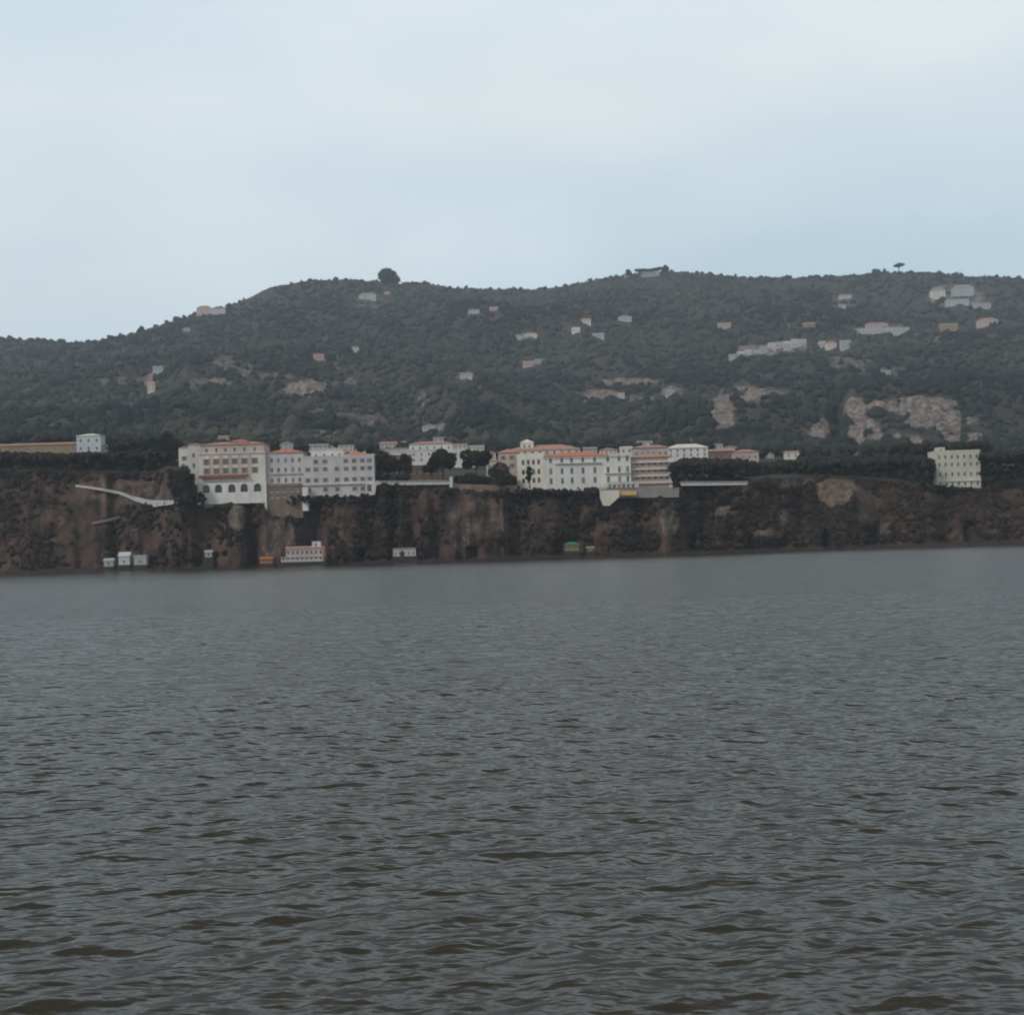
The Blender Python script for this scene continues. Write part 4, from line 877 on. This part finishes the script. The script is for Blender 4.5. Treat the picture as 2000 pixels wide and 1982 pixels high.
# keep scrub off the ramp and hotel fronts
KEEP += [(a, b, c, d, 760) for a, b, c, d in ((212, 1100, 13, 14), (243, 1092, 15, 18), (274, 1094, 16, 16), (407, 1082, 11, 12), (790, 1078, 28, 13), (1117, 1068, 19, 14), (1154, 1072, 11, 9), (520, 1094, 18, 10))]
KEEP += [(250, 968, 110, 14, 760), (210, 1018, 34, 6, 760), (456, 955, 72, 30, 712), (560, 950, 50, 56, 712), (665, 935, 70, 30, 712), (1140, 920, 130, 36, 712), (1250, 955, 85, 18, 712), (1190, 965, 24, 26, 712), (1865, 915, 52, 38, 712), (1395, 945, 68, 4, 712), (808, 944, 78, 4, 712), (565, 1080, 72, 18, 760)]
build_woodland(); build_cliff_scrub()

# ================================================================== TREES ONE CAN TELL APART
tree_at('round_tree', 'round dark crowned tree left of its neighbour between the two hotels', 'tree', 838, 893, 875, 936, 735, style='round', seed=3, n=5600, size=.42, trunk=.3, group='round trees between the hotels')
tree_at('round_tree', 'round dark crowned tree on a bare trunk nearest the white hotel', 'tree', 902, 958, 879, 934, 732, style='round', seed=9, n=5600, size=.42, trunk=.34, group='round trees between the hotels')
tree_at('bushy_tree', 'broad low dark bush tree at the left foot of the white hotel', 'tree', 944, 1016, 905, 962, 712, style='bush', seed=12, n=3600)
tree_at('bushy_tree', 'low dark tree touching the underside of the left round tree', 'tree', 824, 862, 900, 930, 738, style='bush', seed=14, n=2200)
tree_at('dark_tree', 'dark tree against the right end wall of the long hotel', 'tree', 722, 768, 878, 942, 722, style='oval', seed=5, n=3000)
tree_at('dark_tree', 'dark narrow tree at the middle of the balustraded terrace', 'tree', 772, 808, 884, 941, 726, style='oval', seed=6, n=2200)
tree_at('olive_tree', 'yellowish green tree between the two dark terrace trees', 'tree', 752, 786, 889, 938, 732, style='round', seed=7, n=2400, leaf='leaf_green')
tree_at('bushy_tree', 'low dark tree under the right round tree', 'tree', 892, 945, 925, 956, 714, style='bush', seed=15, n=2400)
tree_at('pine_tree', 'tall dark tree at the left end of the long hotel', 'tree', 300, 358, 842, 925, 772, style='oval', seed=8, n=4200)
tree_at('dark_tree', 'dark tree crowding the west wing of the long hotel from below', 'tree', 336, 388, 905, 985, 704, style='oval', seed=18, n=3600)
tree_at('dark_tree', 'smaller dark tree left of the tall one by the long hotel', 'tree', 262, 312, 862, 915, 778, style='round', seed=19, n=3000)
tree_at('dark_tree', 'slim dark tree before the angled wing of the white hotel', 'tree', 1028, 1042, 905, 952, 703, style='oval', seed=20, n=1500)
b = locate(754, 552); tree_at('ridge_tree', 'big solitary round tree standing on the skyline of the left summit', 'tree', 731, 778, 526, 557, b.y-6, style='bush', seed=21, n=4200, size=1.6, leaf='leaf_green', trunk=.02)
for i, (a, c, t, bb, st, lb) in enumerate([(1222, 1234, 526, 542, 'round', 'leftmost small pine before the row on the right skyline'), (1240, 1262, 525, 540, 'umbrella', 'umbrella pine at the left end of the skyline row'), (1262, 1280, 524, 539, 'umbrella', 'umbrella pine in the middle of the skyline row'),
                                 (1278, 1296, 521, 538, 'umbrella', 'umbrella pine above the right end of the pale ridge building'), (1294, 1308, 517, 538, 'round', 'tallest tree at the right end of the skyline row')]):
    b = locate(1270, 540); tree_at('pine_tree', lb, 'tree', a, c, t, bb+2, b.y-9, style=st, seed=30+i, n=1300, size=1.2, group='pines on the right skyline')
b = locate(1755, 536); tree_at('pine_tree', 'small tree sticking up on the far right summit', 'tree', 1746, 1766, 513, 537, b.y, style='umbrella', seed=40, n=1200, size=1.2)
b = locate(276, 655); tree_at('ridge_tree', 'tiny tree poking above the low left ridge', 'tree', 268, 282, 637, 654, b.y, style='round', seed=41, n=900, size=1.2)

# groves too dense to tell trees apart
def grove(name, label, spec, seed, m='scrub'):
    g = np.random.default_rng(seed); pos = []; rad = []
    for x0, x1, yt0, yt1, yb, D0, D1, n, r in spec:
        for i in range(n):
            f = g.uniform(); px = x0+(x1-x0)*f; D = g.uniform(D0, D1); top = yt0+(yt1-yt0)*f+g.normal(0, 2.0)
            if g.uniform() < .55: py = top+g.uniform(0, 5)
            else: py = g.uniform(top, yb)
            if name == 'village_trees' and any(abs(px-a) < c and abs(py-b) < d and D < dd+14 for a, b, c, d, dd in KEEP): continue
            v = P(px, py, D); rr = r*g.uniform(.55, 1.35); pos.append((v.x, v.y, v.z-rr*.8)); rad.append(rr)
    pos = np.array(pos); rad = np.array(rad)
    tint = np.clip(.22+.3*fbm(pos[:, 0]/14, pos[:, 2]/6, 2.2, 3)+g.normal(0, .1, len(pos)), 0, 1)
    o = link(name, clump_mesh(name, pos, rad, tint, M[m], .85)); tag(o, label, 'trees', None, 'stuff')
grove('clifftop_trees', 'dense dark trees along the top of the left slope', [(-80, 150, 884, 886, 925, 765, 785, 520, 1.5), (150, 345, 886, 878, 928, 765, 788, 520, 1.5), (215, 275, 868, 858, 890, 775, 800, 90, 1.6), (330, 400, 915, 968, 985, 704, 722, 120, 1.2), (344, 372, 968, 972, 1050, 702, 712, 90, 1.2)], 1, 'leaf')
grove('clifftop_trees', 'dense dark hedge of trees right of the salmon pink building above the thin terrace wall', [(1309, 1330, 908, 898, 945, 712, 722, 60, 1.3), (1326, 1462, 897, 900, 944, 713, 735, 460, 1.4)], 2, 'leaf')
grove('clifftop_trees', 'dark tree belt on the right cliff top around the cream villa', [(1455, 1820, 905, 893, 930, 752, 795, 760, 1.6), (1560, 1800, 893, 888, 905, 795, 850, 320, 1.8), (1800, 1822, 890, 900, 950, 737, 755, 50, 1.4), (1911, 2080, 885, 880, 945, 742, 790, 420, 1.6), (1740, 1930, 868, 862, 885, 830, 900, 200, 1.9)], 3, 'leaf')
grove('garden_shrubs', 'dark garden shrubs below the white houses between the hotels', [(885, 960, 928, 930, 950, 712, 730, 90, .9), (960, 1015, 945, 950, 960, 708, 715, 50, .9), (1015, 1168, 955, 955, 963, 706, 710, 110, .7), (735, 800, 925, 925, 942, 715, 722, 60, 1.0), (560, 735, 968, 967, 980, 706, 709, 130, .8)], 4, 'leaf')
grove('village_trees', 'scattered dark garden trees among the roofs at the foot of the hill', [(-60, 340, 845, 848, 880, 900, 1200, 260, 3.0), (400, 800, 862, 868, 890, 880, 1100, 260, 2.6), (700, 1000, 868, 868, 885, 940, 1150, 160, 2.6), (1130, 1320, 866, 868, 882, 900, 1100, 150, 2.4), (1380, 1960, 872, 868, 892, 930, 1150, 420, 2.6)], 5, 'wood_far')

# ================================================================== HAZE
hz = MB().box(-2400, 2400, -60, 4150, -5, 700).build('haze', None) if False else None
me = bpy.data.meshes.new('haze'); b_ = MB().box(-2400, 2400, -60, 4150, -5, 720); me.from_pydata(b_.v, [], b_.f)
hz = link('haze', me); tag(hz, 'thin grey marine haze over the bay and hills', 'haze', None, 'stuff')
hm = bpy.data.materials.new('haze air'); hm.use_nodes = True; t = hm.node_tree; t.nodes.clear()
pv = N(t, 'ShaderNodeVolumePrincipled'); pv.inputs['Density'].default_value = 9.5e-5; pv.inputs['Color'].default_value = (.76, .87, 1, 1)
ou = N(t, 'ShaderNodeOutputMaterial'); t.links.new(pv.outputs[0], ou.inputs['Volume']); me.materials.append(hm)
